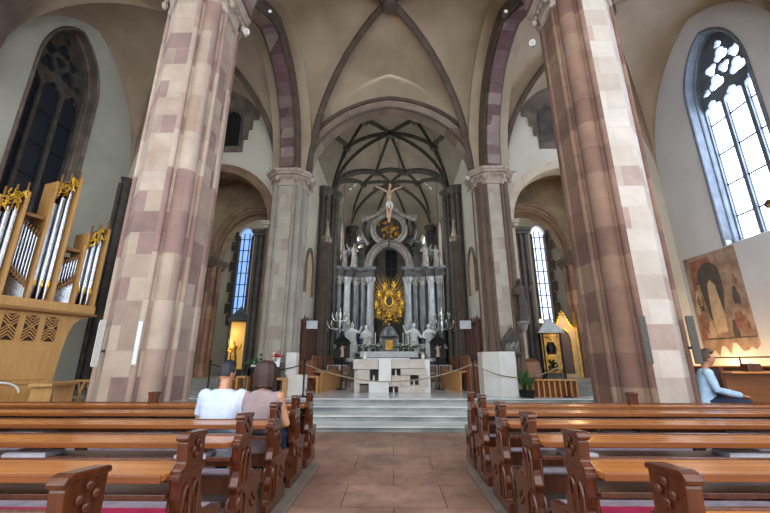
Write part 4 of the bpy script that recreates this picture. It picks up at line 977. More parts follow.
# altar rail fence in the right chapel entrance
t = thing('wooden_rail', 'low orange brown slatted wooden rail before the right chapel', 'railing', (at(549, 392, 11.75).x, 11.7, PZ))
m = MB(); m.bb(-.75, .75, -.25, .25, .46, .5); m.obj('top_board', 'pale_wood', t, bevel=.008)
for k in range(10): MB().bb(-.72+k*.16-.02, -.72+k*.16+.02, -.23, -.19, 0, .46).obj('slat', 'pale_wood', t)
MB().bb(-.73, .73, -.15, .2, 0, .44).obj('box', 'stall_wood', t)
t = thing('sloping_desk', 'sloping wooden book desk behind the slatted rail', 'desk', (at(533, 380, 12.0).x, 12.0-.08, PZ)); m = MB(); m.prism([(-.2, 0), (.15, 0), (.15, 1.1), (-.05, 1.0), (-.2, .55)], YZ, -.3, .2); m.obj('desk_body', 'stall_wood', t, bevel=.01)
for k, (px, hh) in enumerate(((523, 1.0), (526, .8))):
    t = thing('potted_plant', 'small green plant beside the right choir pier, %s' % ['taller', 'shorter'][k], 'potted plant', (at(px, 390, 11.6).x, 11.55-.3*k, PZ))
    MB().lathe([(.09, 0), (.13, .2), (.14, .22)], n=12).obj('pot', 'black_metal', t); m = MB(); rr = random.Random(k)
    for i in range(30): 
        a = rr.uniform(0, 6.28); m.tube([(0, 0, .2), (cos(a)*.1, sin(a)*.1, .2+hh*.35), (cos(a)*.2, sin(a)*.2, .2+hh*rr.uniform(.3, .7))], [.012, .02, .004], 5)
    m.obj('foliage', 'leaf', t)
# relief and statue on the right choir pier
p = at(513, 344, 11.55)
t = thing('framed_relief', 'dark house-shaped framed relief hanging on the right choir pier', 'relief', (p.x, 11.62, p.z)); 
m = MB(); m.plate([(-.3, -.32), (-.33, .12), (0, .52), (.33, .12), (.3, -.32)], [[(-.22, -.24), (-.24, .08), (.24, .08), (.22, -.24)]], XZ, -.06, .04); m.obj('frame', 'statue_dark', t, bevel=.01)
m = MB(); m.bb(-.23, .23, 0, .03, -.25, .1); m.obj('panel', 'patch_stone', t); m = MB(); rr = random.Random(1)
for i in range(9): m.ball((-.18+.045*i, -.02, -.08+.06*(i % 3)), (.03, .03, .08), 6, 5)
m.obj('relief_figures', 'statue_grey', t)
MB().tube([(-.1, .0, .36), (0, .05, .62), (.1, .0, .36)], .008, 5).obj('hanger', 'black_metal', t)
p = at(526, 332, 11.7)
t = thing('pier_statue', 'dark crowned figure on a console high on the right choir pier', 'statue', (p.x-.05, 11.72, p.z))
m = MB(); m.lathe([(.05, 0), (.12, .12), (.15, .22), (.2, .28), (.2, .33)], n=8); m.obj('console', 'statue_grey', t)
o = blob(statue(MB(), 1.35, 1), 'robed_figure', 'statue_dark', t, .025, 1); o.location = (0, 0, .325)
# cameras, spotlights, loudspeakers on the piers
def spotlight(px, py, Y, label, rz=0):
    p = at(px, py, Y); t = thing('spotlight', label, 'spotlight', p, rz, 'small white spotlights on the capitals')
    MB().cyl((0, .02, .02), (0, -.16, -.08), .055, .065, 12).obj('housing', 'plastic_white', t); MB().tube([(0, .0, .03), (0, .08, .1), (0, .2, .1)], .015, 6).obj('bracket', 'plastic_white', t); MB().cyl((0, -.155, -.077), (0, -.165, -.083), .05, n=12).obj('lens', 'speaker_white', t)
spotlight(246, 34, 6.55, 'white spotlight hanging at the capital of the big left pier', .5)
spotlight(533, 45, 6.5, 'white spotlight hanging at the capital of the big right pier', -.5)
spotlight(267, 168, 11.55, 'white spotlight on the outer corner of the left choir pier capital')
spotlight(313, 180, 11.75, 'white spotlight on the inner corner of the left choir pier capital')
spotlight(514, 172, 11.6, 'white spotlight on the outer corner of the right choir pier capital')
spotlight(467, 178, 11.75, 'white spotlight on the inner corner of the right choir pier capital')
p = at(272, 9, 8.6); 
for s, px in ((-1, 271), (1, 505)):
    p = at(px, 14, 8.4); t = thing('spotlight', 'small pale spotlight high on the %s arcade arch' % ('right' if s > 0 else 'left'), 'spotlight', p, 0, 'small white spotlights on the capitals')
    MB().box((0, 0, 0), (.14, .16, .1)).obj('housing', 'speaker_dark', t); MB().cyl((0, -.08, 0), (0, -.1, 0), .05, n=12).obj('lens', 'spot_glow', t); MB().cyl((0, 0, .05), (0, 0, .25), .015).obj('bracket', 'black_metal', t)
def column_speaker(px, py0, py1, Y, mt, label, rz=0, wd=.1):
    a, b = at(px, py0, Y), at(px, py1, Y); h = a.z-b.z; t = thing('column_loudspeaker', label, 'loudspeaker', ((a.x+b.x)/2, Y, b.z), rz, 'slim loudspeakers on the big piers')
    MB().bb(-wd/2, wd/2, -.06, .04, 0, h).obj('body', mt, t, bevel=.01); MB().bb(-wd/2+.015, wd/2-.015, -.066, -.058, .03, h-.03).obj('grille', 'speaker_dark' if mt == 'speaker_dark' else 'plastic_white', t); MB().bb(-.02, .02, .03, .09, h*.3, h*.36).obj('wall_bracket', 'black_metal', t)
column_speaker(138, 320, 366, 6.2, 'speaker_white', 'slim white loudspeaker on the inner edge of the big left pier', radians(25), .085)
column_speaker(100, 320, 367, 6.2, 'speaker_white', 'slim white loudspeaker on the outer edge of the big left pier', radians(-60), .07)
column_speaker(645, 316, 364, 6.2, 'speaker_dark', 'slim dark loudspeaker on the inner edge of the big right pier', radians(-25), .1)
column_speaker(693, 316, 364, 6.25, 'speaker_dark', 'slim dark loudspeaker on the outer edge of the big right pier', radians(60), .08)

# ================================================================ wall painting on the right
t = thing('wall_painting', 'faded medieval wall painting with a dark arched niche on the right wall', 'wall painting', (WR, 11.35, 3.3))
mp = lambda a, b, d: Vector((-d, a, b))
m = MB(); rr = random.Random(3)
bot = [(-.95+1.9*i/14, -1.35-rr.uniform(-.1, .3)) for i in range(15)]
m.prism(bot+[(.97, 1.55), (-.95, 1.5)], mp, .0, .012); m.obj('painted_ground', 'fresco_ground', t)
def fr(poly, mt, k, nm): MB().prism(poly, mp, .012, .014+.0015*k+rr.random()*.001).obj(nm, mt, t)
fr([(-.1+.0, 1.15), (.0, 1.42), (.75, 1.4), (.85, -.6), (.7, -.6), (.62, .8)], 'fresco_red', 0, 'red_field')
nz = [(.12+.4*cos(a), .82+.42*sin(a)) for a in [pi*i/12 for i in range(13)]]
fr([(.52, .4), (.4, -.5), (.15, -.75), (-.1, -.5), (-.28, .3)]+nz[::-1][:0]+[(-.28, .82)]+nz[::-1][1:-1]+[(.52, .82)], 'fresco_dark', 1, 'dark_niche')
fr([(.25, .55), (.12, .68), (-.02, .5), (-.12, -.4), (-.08, -.95), (.3, -.95), (.32, -.3)], 'fresco_pale', 2, 'pale_figure')
for i, (x, z) in enumerate([(rr.uniform(-.85, .85), rr.uniform(-.95, .9)) for _ in range(26)]):
    if -.35 < x < .55 and z > -.9: continue
    k_ = rr.uniform(.5, .9); fr([(x+a_*k_, z+b_*k_) for a_, b_ in ((-.09, -.26), (-.1, 0), (-.05, .1), (-.06, .18), (0, .24), (.06, .18), (.05, .1), (.12, .02), (.07, -.24))], ['fresco_brown', 'fresco_pale', 'fresco_brown', 'fresco_red', 'fresco_dark'][i % 5], i % 3, 'painted_figure')
for i, (x, z) in enumerate(((-.72, -.75), (-.5, -.62), (-.35, -.85), (.45, -.8), (.62, -.65), (.78, -.85), (-.62, .1), (.7, .2))):
    fr([(x-.1, z-.28), (x-.11, z), (x-.05, z+.1), (x-.06, z+.2), (x+.0, z+.25), (x+.06, z+.2), (x+.05, z+.1), (x+.11, z), (x+.1, z-.28)], ['fresco_brown', 'fresco_red', 'fresco_dark', 'fresco_pale'][i % 4], 2, 'painted_figure')
fr([(-.92, -1.1), (.92, -1.1), (.92, -1.14), (-.92, -1.14)], 'fresco_dark', 1, 'painted_border')

# ================================================================ right: benches, railing and panelling by the wall
t = thing('wall_panelling', 'brown wooden bench back with panels along the right wall', 'bench', (9.2, 9.4, 0))
m = MB(); m.bb(0, .08, -4.0, 2.7, 0, 1.25); m.obj('back_boards', 'bench_wood', t); m = MB()
for k in range(12): m.bb(-.02, .0, -3.9+k*.58, -3.84+k*.58, .1, 1.22)
m.bb(-.03, .1, -4.02, 2.72, 1.25, 1.3); m.obj('rails', 'bench_wood', t); MB().bb(-.45, 0, -4.0, 2.7, .42, .47).obj('seat', 'bench_wood', t)
t = thing('metal_railing', 'thin dark metal railing above the wooden bench back at the right', 'railing', (9.6, 9.4, 0))
m = MB(); m.tube([(0, -4.2, 1.62), (0, 2.8, 1.62)], .02, 6); m.obj('top_rail', 'black_metal', t)
for k in range(6): MB().cyl((0, -4.1+k*1.35, 0), (0, -4.1+k*1.35, 1.62), .022, n=6).obj('post', 'black_metal', t)
m = MB(); m.bb(5.3, 9.1, 6.15, 8.3, 0, .3); struct(m.obj('bench_platform', 'pew_base', bevel=.01), 'low platform under the benches of the right aisle')
for k, (x, y) in enumerate(((6.95, 6.5), (6.95, 7.7))):
    t = thing('aisle_bench', 'wooden bench in the right aisle, %s' % ['where the person in pale blue sits' if k == 0 else 'with a small box, before the wall panelling', ''][0], 'bench', (x, y, .3), 0)
    MB().bb(-1.55, 1.7, .0, .4, .45, .49).obj('seat', 'bench_wood', t, bevel=.006); MB().bb(-1.55, 1.7, -.05, .0, .55, 1.02 if k == 0 else 1.1).obj('backrest', 'bench_wood', t, bevel=.006); MB().bb(-1.55, 1.7, -.3, .03, 1.02 if k == 0 else 1.1, 1.05 if k == 0 else 1.13).obj('top_board', 'pew_top', t, bevel=.006)
    for a in (-1.55, 1.7): MB().bb(a-.03, a+.03, -.1, .42, 0, 1.12).obj('end_panel', 'pew_brown', t)
t = thing('small_box', 'small dark collection box with a pale top on the bench at the far right', 'box', at(758, 394, 6.35)); t.location = (at(758, 394, 6.35).x, 6.35, 1.352); MB().bb(-.11, .11, -.07, .07, 0, .12).obj('body', 'pew_brown', t, bevel=.01); MB().cyl((.02, 0, .12), (.02, 0, .145), .04, n=12).obj('lid', 'plastic_white', t)

# ================================================================ organ
UO = Vector((-8.23, 9.65, 0)); ud = Vector((-sin(radians(20)), -cos(radians(20)), 0)); wn = Vector((cos(radians(20)), -sin(radians(20)), 0))
def OP(u, z, w_=0): return Vector((u*ud.x+w_*wn.x, u*ud.y+w_*wn.y, z))
t = org = thing('organ', 'small honey coloured pipe organ with silver pipes and gilded carving, left aisle', 'organ', (UO.x, UO.y, 0))
def ob(u0, u1, z0, z1, w0, w1): 
    m = MB(); m.add([OP(u, z, w_) for z in (z0, z1) for u, w_ in ((u0, w0), (u1, w0), (u1, w1), (u0, w1))], [(0,3,2,1),(4,5,6,7),(0,1,5,4),(1,2,6,5),(2,3,7,6),(3,0,4,7)]); return m
ob(-.18, 3.4, 2.72, 2.95, -.6, .1).obj('cornice', 'organ_wood', t, bevel=.03)
ob(-.22, 3.4, 2.66, 2.73, -.6, .14).obj('cornice_moulding', 'organ_wood_dark', t, bevel=.02)
ob(.42, 3.4, 1.0, 2.66, -.55, -.02).obj('lower_case', 'organ_wood', t, bevel=.01)
m = MB(); m.prism([(-.18, 2.66), (.05, 2.6), (.2, 2.45), (.28, 2.2), (.33, 1.8), (.36, 1.3), (.38, 1.0), (.6, 1.0), (.6, 2.66)], lambda a, b, d: OP(a, b, d), -.5, -.03); m.obj('curved_bracket', 'organ_wood', t)
ob(.42, 3.4, 0, 1.0, -.55, -.05).obj('base', 'organ_wood', t)
T = [(-.08, .34, 5.2, 'low'), (.88, 1.3, 6.3, 'tall'), (1.86, 2.28, 5.5, 'low'), (2.85, 3.3, 6.3, 'tall')]
F = [(.40, .82, 4.35, 1), (1.36, 1.8, 4.95, -1), (2.34, 2.8, 4.9, 1)]
tube_n = 0
for (u0, u1, zt, kd) in T:
    ob(u0-.07, u0, 2.95, zt-.02, -.5, .06).obj('tower_post', 'organ_wood', t, bevel=.01); ob(u1, u1+.06, 2.95, zt-.3, -.5, .06).obj('tower_post', 'organ_wood', t, bevel=.01)
    m = MB(); sl = lambda u: zt-.05-.3*(u-u0)/(u1-u0)
    m.add([OP(u, sl(u)+dz, w_) for dz in (0, .04) for u, w_ in ((u0, -.5), (u1, -.5), (u1, .0), (u0, .0))], [(0,3,2,1),(4,5,6,7),(0,1,5,4),(1,2,6,5),(2,3,7,6),(3,0,4,7)]); m.obj('tower_roof', 'organ_wood_dark', t)
    ob(u0, u1, 2.95, zt-.3, -.4, -.34).obj('dark_back', 'grille_dark', t)
    n = 3; wd = (u1-u0)/n
    for k in range(n):
        u = u0+wd*(k+.5); hgt = (zt-2.95)*[.9, .81, .74][k]
        m = MB(); r = wd*.43; m.tube([OP(u, 2.97, -.1), OP(u, 3.3, -.1), OP(u, 3.301, -.1), OP(u, 2.95+hgt, -.1)], [.02, r*.9, r, r], 14); pp = m.obj('pipe', 'pipe_metal', t, smooth=True)
        m = MB(); m.add([OP(u-r*.5, 3.3, -.1+r+.004), OP(u+r*.5, 3.3, -.1+r+.004), OP(u+r*.35, 3.44, -.1+r+.004), OP(u-r*.35, 3.44, -.1+r+.004)], [(0, 1, 2, 3)]); m.tube([OP(u-r*.5, 3.3, -.1+r), OP(u, 3.25, -.1+r+.01), OP(u+r*.5, 3.3, -.1+r)], .012, 6); m.obj('pipe_mouth', 'gold', pp)
    # gilded openwork: rises towards the outer side
    m = MB(); rr = random.Random(int(zt*10)+int(u0*10))
    for i in range(26):
        q = rr.random(); u = u0+(u1-u0)*q; zz = zt-.28-.38*q+.3*rr.random()
        L = [OP(u, zz, .03)]; a = rr.uniform(0, 6.28)
        for k in range(6): a += rr.choice((.9, -.9, .8)); L.append(L[-1]+OP(.035*cos(a), .04*sin(a), 0))
        m.tube(L, .016, 6)
    m.obj('gilded_carving', 'gold', t, smooth=True)
    for k in range(3):
        m = MB(); u = u0+(u1-u0)*k/2.2; z1 = zt+.22-.14*k; a = ob(u-.014, u+.014, zt-.35-.2*k, z1, -.02, .02); a.obj('pointed_bar', 'organ_wood_dark', t)
for (u0, u1, zt, dr) in F:
    ob(u0, u1, 2.95, zt-.15, -.36, -.32).obj('dark_back', 'grille_dark', t)
    ob(u0, u1, zt-.02, zt+.06, -.4, -.05).obj('field_cornice', 'organ_wood_dark', t)
    n = 7; wd = (u1-u0)/n
    for k in range(n):
        u = u0+wd*(k+.5); q = k/(n-1) if dr > 0 else 1-k/(n-1)
        zb = 3.35+.35*(1-q); z1 = zt-.18-.3*(q if dr > 0 else q)
        m = MB(); r = wd*.36; m.tube([OP(u, zb, -.1), OP(u, zb+.18, -.1), OP(u, z1, -.1)], [.01, r, r], 10); m.obj('pipe', 'pipe_metal', t, smooth=True)
    m = MB()
    for k in range(n):
        u = u0+wd*(k+.5); q = k/(n-1) if dr > 0 else 1-k/(n-1); zb = 3.3+.35*(1-q)
        for a in range(4): m.tube([OP(u-.03+.02*a, zb-.1, -.05), OP(u+.0, zb+.08-.03*a, -.04)], .012, 5)
        m.tube([OP(u, zt-.1-.25*q, -.05), OP(u+.03, zt-.2-.25*q, -.05)], .018, 5)
    m.obj('pierced_carving', 'organ_wood_dark', t)
    m = MB(); 
    for k in range(16):
        u = u0+.01+(u1-u0-.02)*k/15; q = (u-u0)/(u1-u0); q = q if dr > 0 else 1-q; m.tube([OP(u, 2.96, -.1), OP(u, 3.2+.32*(1-q), -.1)], .009, 5)
    m.obj('small_pipes', 'pipe_metal', t)
    ob(u0-.03, u0, 2.95, zt+.1, -.5, 0).obj('field_post', 'organ_wood', t); ob(u1, u1+.03, 2.95, zt+.1, -.5, 0).obj('field_post', 'organ_wood', t)
# openwork grilles below
for k in range(7):
    u0 = .55+k*.4; g = ob(u0, u0+.27, 1.98, 2.58, -.03, -.012).obj('grille_panel', 'grille_dark', t)
    m = MB()
    for j in range(9):
        for dr in (1, -1):
            z = 1.98+.6*j/8; a0, a1 = (u0+.135, u0+.27) if dr > 0 else (u0, u0+.135)
            for flip in ((0,) if j % 2 else (0,)):
                zz = z; za, zb_ = (zz, min(zz+.13, 2.58)) if (dr > 0) == (z > 2.26) else (min(zz+.13, 2.58), zz)
                m.tube([OP(a0, za, -.005), OP(a1, zb_, -.005)], .014, 4)
    m.obj('grille_slats', 'organ_wood', g)
for k in range(3): ob(.55+k*1.0, 1.42+k*1.0, 1.1, 1.8, -.02, .0).obj('cupboard_panel', 'organ_wood', t, bevel=.01)
# console bench, ladder-like steps
t = thing('organ_bench', 'pale wooden organist bench before the organ', 'bench', (UO.x+OP(.7, 0, .7).x, UO.y+OP(.7, 0, .7).y, 0), radians(20)-pi/2+pi/2)
MB().bb(-.2, .22, -.65, .65, .98, 1.05).obj('seat', 'organ_wood', t, bevel=.01)
for b in (-.55, .5): MB().bb(-.18, .2, b, b+.05, 0, .98).obj('side', 'organ_wood', t)
MB().bb(-.02, .02, -.55, .55, .5, .6).obj('stretcher', 'organ_wood', t)
t = thing('wooden_trestle', 'pale wooden folding trestle leaning by the left wall right of the organ', 'trestle', (-8.0, 9.95, 0)); 
MB().bb(-.35, .35, -.06, .06, 1.0, 1.05).obj('top_bar', 'organ_wood', t)
for a in (-.3, -.05, .2): MB().tube([(a, -.05, 1.0), (a-.1, -.25, 0)], .03, 6).obj('leg', 'organ_wood', t); MB().tube([(a, .05, 1.0), (a+.12, .25, 0)], .03, 6).obj('leg', 'organ_wood', t)
t = thing('hose_coil', 'pale looped cable hanging at the organ console', 'cable', (UO.x+OP(1.55, 0, .35).x, UO.y+OP(1.55, 0, .35).y, .0))
MB().tube([(.3*cos(a)*.8, .25*cos(a), .85+.22*sin(a)) for a in [pi*i/12 for i in range(13)]]+[(-.24, -.25, .0)], .02, 6).obj('cable', 'linen', t)
# ================================================================ pews
PEWZ = .05
for s in (-1, 1):
    w = 'right' if s > 0 else 'left'; x0 = 1.05 if s > 0 else -1.1
    m = MB(); m.bb(x0, s*7.6, .2, 6.06, 0, PEWZ); struct(m.obj('pew_platform', 'pew_base', bevel=.01), 'low grey wooden platform under the %s pews' % w)
ROWS = [5.3, 4.44, 3.58, 2.72, 1.86]
PX = {1: 1.17, -1: -1.27}
def carve(m, y0, z0, sgn):
    """raised quatrefoil bosses and a pointed tracery loop on an end panel"""
    X = sgn*.04
    for dy, dz in ((-.07, .0), (.07, 0), (0, .065), (0, -.065)): m.ball((X, y0+dy*.6, z0+dz*.6), (.01, .021, .021), 8, 6)
def lancet(m, y0, z0, h, r, sgn):
    X = sgn*.04; L = [(X, y0-r, z0)]+[(X, p.x, p.z) for p in arch_line((y0-r, 0, 0), (y0+r, 0, 0), z0+h*.7, z0+h, .4, 10)]+[(X, y0+r, z0)]
    m.tube(L, .011, 6); m.tube([(X, y0, z0), (X, y0, z0+h*.62)], .009, 6)
def end_profile():
    return [(.0, 1.0), (.0, .84), (.02, .82), (.02, .79), (.0, .76), (.02, .66), (.07, .60), (.05, .57), (.1, .53), (.2, .5), (.34, .49), (.37, .45), (.33, .4),
            (.28, .33), (.31, .25), (.27, .18), (.33, .1), (.36, .0), (-.27, .0), (-.27, .1), (-.23, .13), (-.21, .2), (-.23, .27), (-.2, .33), (-.2, .44), (-.24, .5), (-.21, .56), (-.2, .6),
            (-.23, .68), (-.25, .78), (-.25, .8), (-.25, .84), (-.21, .87), (-.22, .98), (-.2, 1.005), (-.15, 1.01)]
def make_end(parent, x, mt='pew_brown'):
    e = MB().prism(end_profile(), YZ, x-.033, x+.033).obj('end_panel', mt, parent, bevel=.006)
    m = MB(); m.prism([(.012, .99), (-.19, .998), (-.225, .985), (-.24, 1.005), (-.225, 1.028), (-.19, 1.035), (.0, 1.02), (.015, 1.005)], YZ, x-.039, x+.039); m.obj('cap_rail', mt, e, bevel=.008)
    MB().bb(x-.04, x+.04, -.28, .025, .795, .82).obj('moulding', mt, e, bevel=.004)
    MB().bb(x-.041, x+.041, -.24, .12, .485, .505).obj('moulding', mt, e, bevel=.004)
    m = MB()
    for sg in (-1, 1):
        k = MB(); carve(k, -.105, .93, sg); lancet(k, -.17, .5, .25, .04, sg); lancet(k, -.07, .5, .25, .04, sg); lancet(k, -.13, .1, .34, .1, sg)
        carve(k, .15, .3, sg); m.add([(p[0]+x, p[1], p[2]) for p in k.v], k.f)
    m.obj('carving', mt, e, smooth=True); return e
def make_pew(s, L, cush='cushion_red'):
    """aisle end at x=0, the bench runs away from the aisle"""
    t = thing('pew', 'x', 'pew', (0, 0, 0))
    make_end(t, 0); make_end(t, s*L)
    a, b = s*.033, s*(L-.033); A = lambda *q: MB().bb(a, b, *q)
    A(-.33, -.015, .80, .835).obj('book_desk', 'pew_top', t, bevel=.006)
    A(-.345, -.325, .795, .838).obj('desk_lip', 'pew_edge', t, bevel=.005)
    A(-.02, .01, .775, .845).obj('top_rail', 'pew_brown', t, bevel=.005)
    A(-.27, -.02, .695, .71).obj('book_shelf', 'pew_dark', t)
    A(-.275, -.26, .69, .722).obj('shelf_edge', 'pew_brown', t, bevel=.004)
    A(-.02, .01, .38, .5).obj('backrest', 'pew_brown', t)
    A(.01, .44, .40, .435).obj('seat', 'pew_brown', t, bevel=.006)
    (A(.03, .29, .435, .47).obj('seat_cushion', cush, t, bevel=.01, label='crimson seat cushion') if cush == 'cushion_red' else None); A(.292, .43, .435, .465).obj('seat_cushion', 'cushion_lilac', t, bevel=.01, label='grey lilac front seat pad')
    A(-.62, -.42, .12, .15).obj('kneeler', 'pew_brown', t, bevel=.005)
    A(-.61, -.43, .15, .19).obj('kneeler_pad', 'cushion_lilac', t, bevel=.012, label='grey lilac kneeler pad')
    for f in (.33, .66):
        m = MB(); x = s*L*f; m.bb(x-.02, x+.02, -.02, .3, 0, .4); m.bb(x-.02, x+.02, -.55, -.02, .02, .12)
        m.obj('bench_bracket', 'pew_dark', t)
        m = MB(); pr = [(-.07, .66), (-.09, .6), (-.06, .55), (-.075, .5), (-.05, .45), (-.05, .36), (-.08, .3), (-.08, 0), (.08, 0), (.08, .3), (.05, .36), (.05, .45), (.075, .5), (.06, .55), (.09, .6), (.07, .66)]
        m.prism([(p[0]+x, p[1]) for p in pr], XZ, -.05, -.02); m.obj('shaped_post', 'pew_dark', t, bevel=.004)
    return t
ordn = ['second', 'third', 'fourth', 'fifth', 'nearest']
for s in (-1, 1):
    w = 'right' if s > 0 else 'left'; proto = None
    for i, y in enumerate(ROWS):
        if i in (0, 3): o = proto = make_pew(s, 6.4, 'cushion_red' if i == 3 else 'pew_brown')
        else: o = dup(proto)
        o.location = (PX[s], y-(.1 if s < 0 else 0), PEWZ)
        who = ', behind the seated couple' if (s < 0 and i == 1) else ''
        o['label'] = 'carved wooden pew, %s row %s of the %s block%s' % (ordn[i], 'from the front' if i < 4 else 'to the viewer', w, who)
        o['group'] = 'pews of the %s block' % w
    for i in range(3):                       # only the rows nearest to the viewer have crimson cushions in sight
        pass
    # front screen with desk, no seat
    t = thing('front_screen', 'low wooden desk screen closing the front of the %s pews' % w, 'pew front', (PX[s], 6.02, PEWZ))
    make_end(t, 0)
    for q in kids(t):
        pass
    L = 6.9; a, b = s*.033, s*L
    MB().bb(a, b, -.33, -.015, .80, .835).obj('book_desk', 'pew_top', t, bevel=.006)
    MB().bb(a, b, -.345, -.325, .795, .838).obj('desk_lip', 'pew_edge', t, bevel=.005)
    MB().bb(a, b, -.02, .0, .1, .84).obj('front_panel', 'pew_dark', t)
    MB().bb(a, b, -.03, .01, .8, .85).obj('top_rail', 'pew_brown', t, bevel=.005)
    MB().bb(a, b, -.27, -.02, .695, .71).obj('book_shelf', 'pew_dark', t)
    for f in (2.45,):
        m = MB(); x = s*f; m.bb(x-.06, x+.06, -.08, .02, 0, 1.0); m.bb(x-.07, x+.07, -.09, .03, .96, 1.0); m.obj('middle_post', 'pew_brown', t, bevel=.006)
    MB().bb(a, b, -.61, -.43, .15, .19).obj('kneeler_pad', 'cushion_lilac', t, bevel=.012)
    # hymn booklets and notices left on the shelves
    rr = random.Random(3+s)
    for i, y in enumerate([6.02]+ROWS[:-1]):
        xs = {0: [(2.4, .3), (4.6, .3)], 1: [(1.0, .2), (2.9, .35), (4.4, .3)], 2: [(1.2, .35), (2.6, .45), (4.3, .4)], 3: [(.35, .25), (1.7, .35), (2.6, .4)], 4: [(1.45, .2), (2.5, .3)]}[i]
        for k, (x, wd) in enumerate(xs):
            m = MB(); m.bb(-wd/2, wd/2, -.1, .1, 0, .028); m.bb(-wd/2+.01, wd/2-.01, -.09, .09, .028, .036)
            o = m.obj('hymn_booklet', 'paper', bevel=.002); o.location = (PX[s]+s*x, y-.19-(.1 if s < 0 and i else 0), PEWZ+.836 if (k == 2 and i == 1) else PEWZ+.7105); o.rotation_euler = (0, 0, rr.uniform(-.1, .1))
            tag(o, 'pale booklet on the shelf of the %s %s pew row, %s along it' % (['front', 'second', 'third', 'fourth', 'fifth'][i], w, ['first', 'second', 'third'][k]), 'booklet', 'booklets on the pew shelves')
    # carved loop lamps are absent; small iron coat hooks under the desks
# ================================================================ people
def head(mb, c, sc=1, yaw=0, tilt=0):
    """head with brow, nose, lips, chin and ears, face towards +y before the yaw"""
    c = Vector(c); n, mm = 32, 24; rings = []; R = Matrix.Rotation(yaw, 3, 'Z') @ Matrix.Rotation(tilt, 3, 'X')
    for i in range(mm+1):
        th = pi*(i+.02*(i == 0)-.02*(i == mm))/mm; ring = []
        for j in range(n):
            a = 2*pi*j/n; x, y, z = sin(th)*cos(a), sin(th)*sin(a), -cos(th)
            jaw = 1-.32*max(0, -z)**1.3
            p = Vector((.074*x*jaw, .094*y*(1-.12*max(0, -z)), .118*z))
            f = max(0, y)
            if f > 0:
                g = lambda x0, z0, s: math.exp(-((x-x0)**2+(z-z0)**2)/(s*s))
                p.y += .024*f*g(0, -.12, .13)+.012*f*g(0, .05, .1)-.012*f*(g(.32, .1, .17)+g(-.32, .1, .17))+.006*f*g(0, -.45, .16)+.008*f*g(0, -.75, .2)-.004*f*g(0, -.33, .07)
            ring.append(c+R @ (p*sc))
        rings.append(ring)
    mb.loft(rings)
    for s in (-1, 1): mb.ball(c+R @ Vector((s*.076*sc, -.005, -.01)), (.012*sc, .02*sc, .032*sc), 8, 6)
def hand(mb, w, d, side, R=None):
    """palm, four curled fingers of unequal length and a thumb"""
    w = Vector(w); d = Vector(d).normalized(); up = Vector((0, 0, 1)); sd = d.cross(up).normalized()*side; up = sd.cross(d).normalized()*side
    if up.z < 0: up = -up
    mb.loft([[w+d*q*.085+sd*a*(.03+.01*q)+up*b*.013 for a, b in ((-1,-1),(-.4,-1.2),(.4,-1.2),(1,-1),(1,1),(.4,1.2),(-.4,1.2),(-1,1))] for q in (-.1, .3, .7, 1.05)])
    for k, L in enumerate((.062, .072, .067, .052)):
        b = w+d*.08+sd*(-.029+.0195*k)
        mb.tube([b, b+d*L*.45-up*.004, b+d*L*.78-up*.018, b+d*L*.85-up*.036], [.0095, .009, .008, .0065], 8)
    b = w+d*.02-sd*.03; mb.tube([b, b-sd*.02+d*.025-up*.006, b-sd*.02+d*.055-up*.014], [.012, .0105, .008], 8)
def ell(cx, cy, z, a, b, n=20): return [Vector((cx+a*cos(2*pi*k/n), cy+b*sin(2*pi*k/n), z)) for k in range(n)]
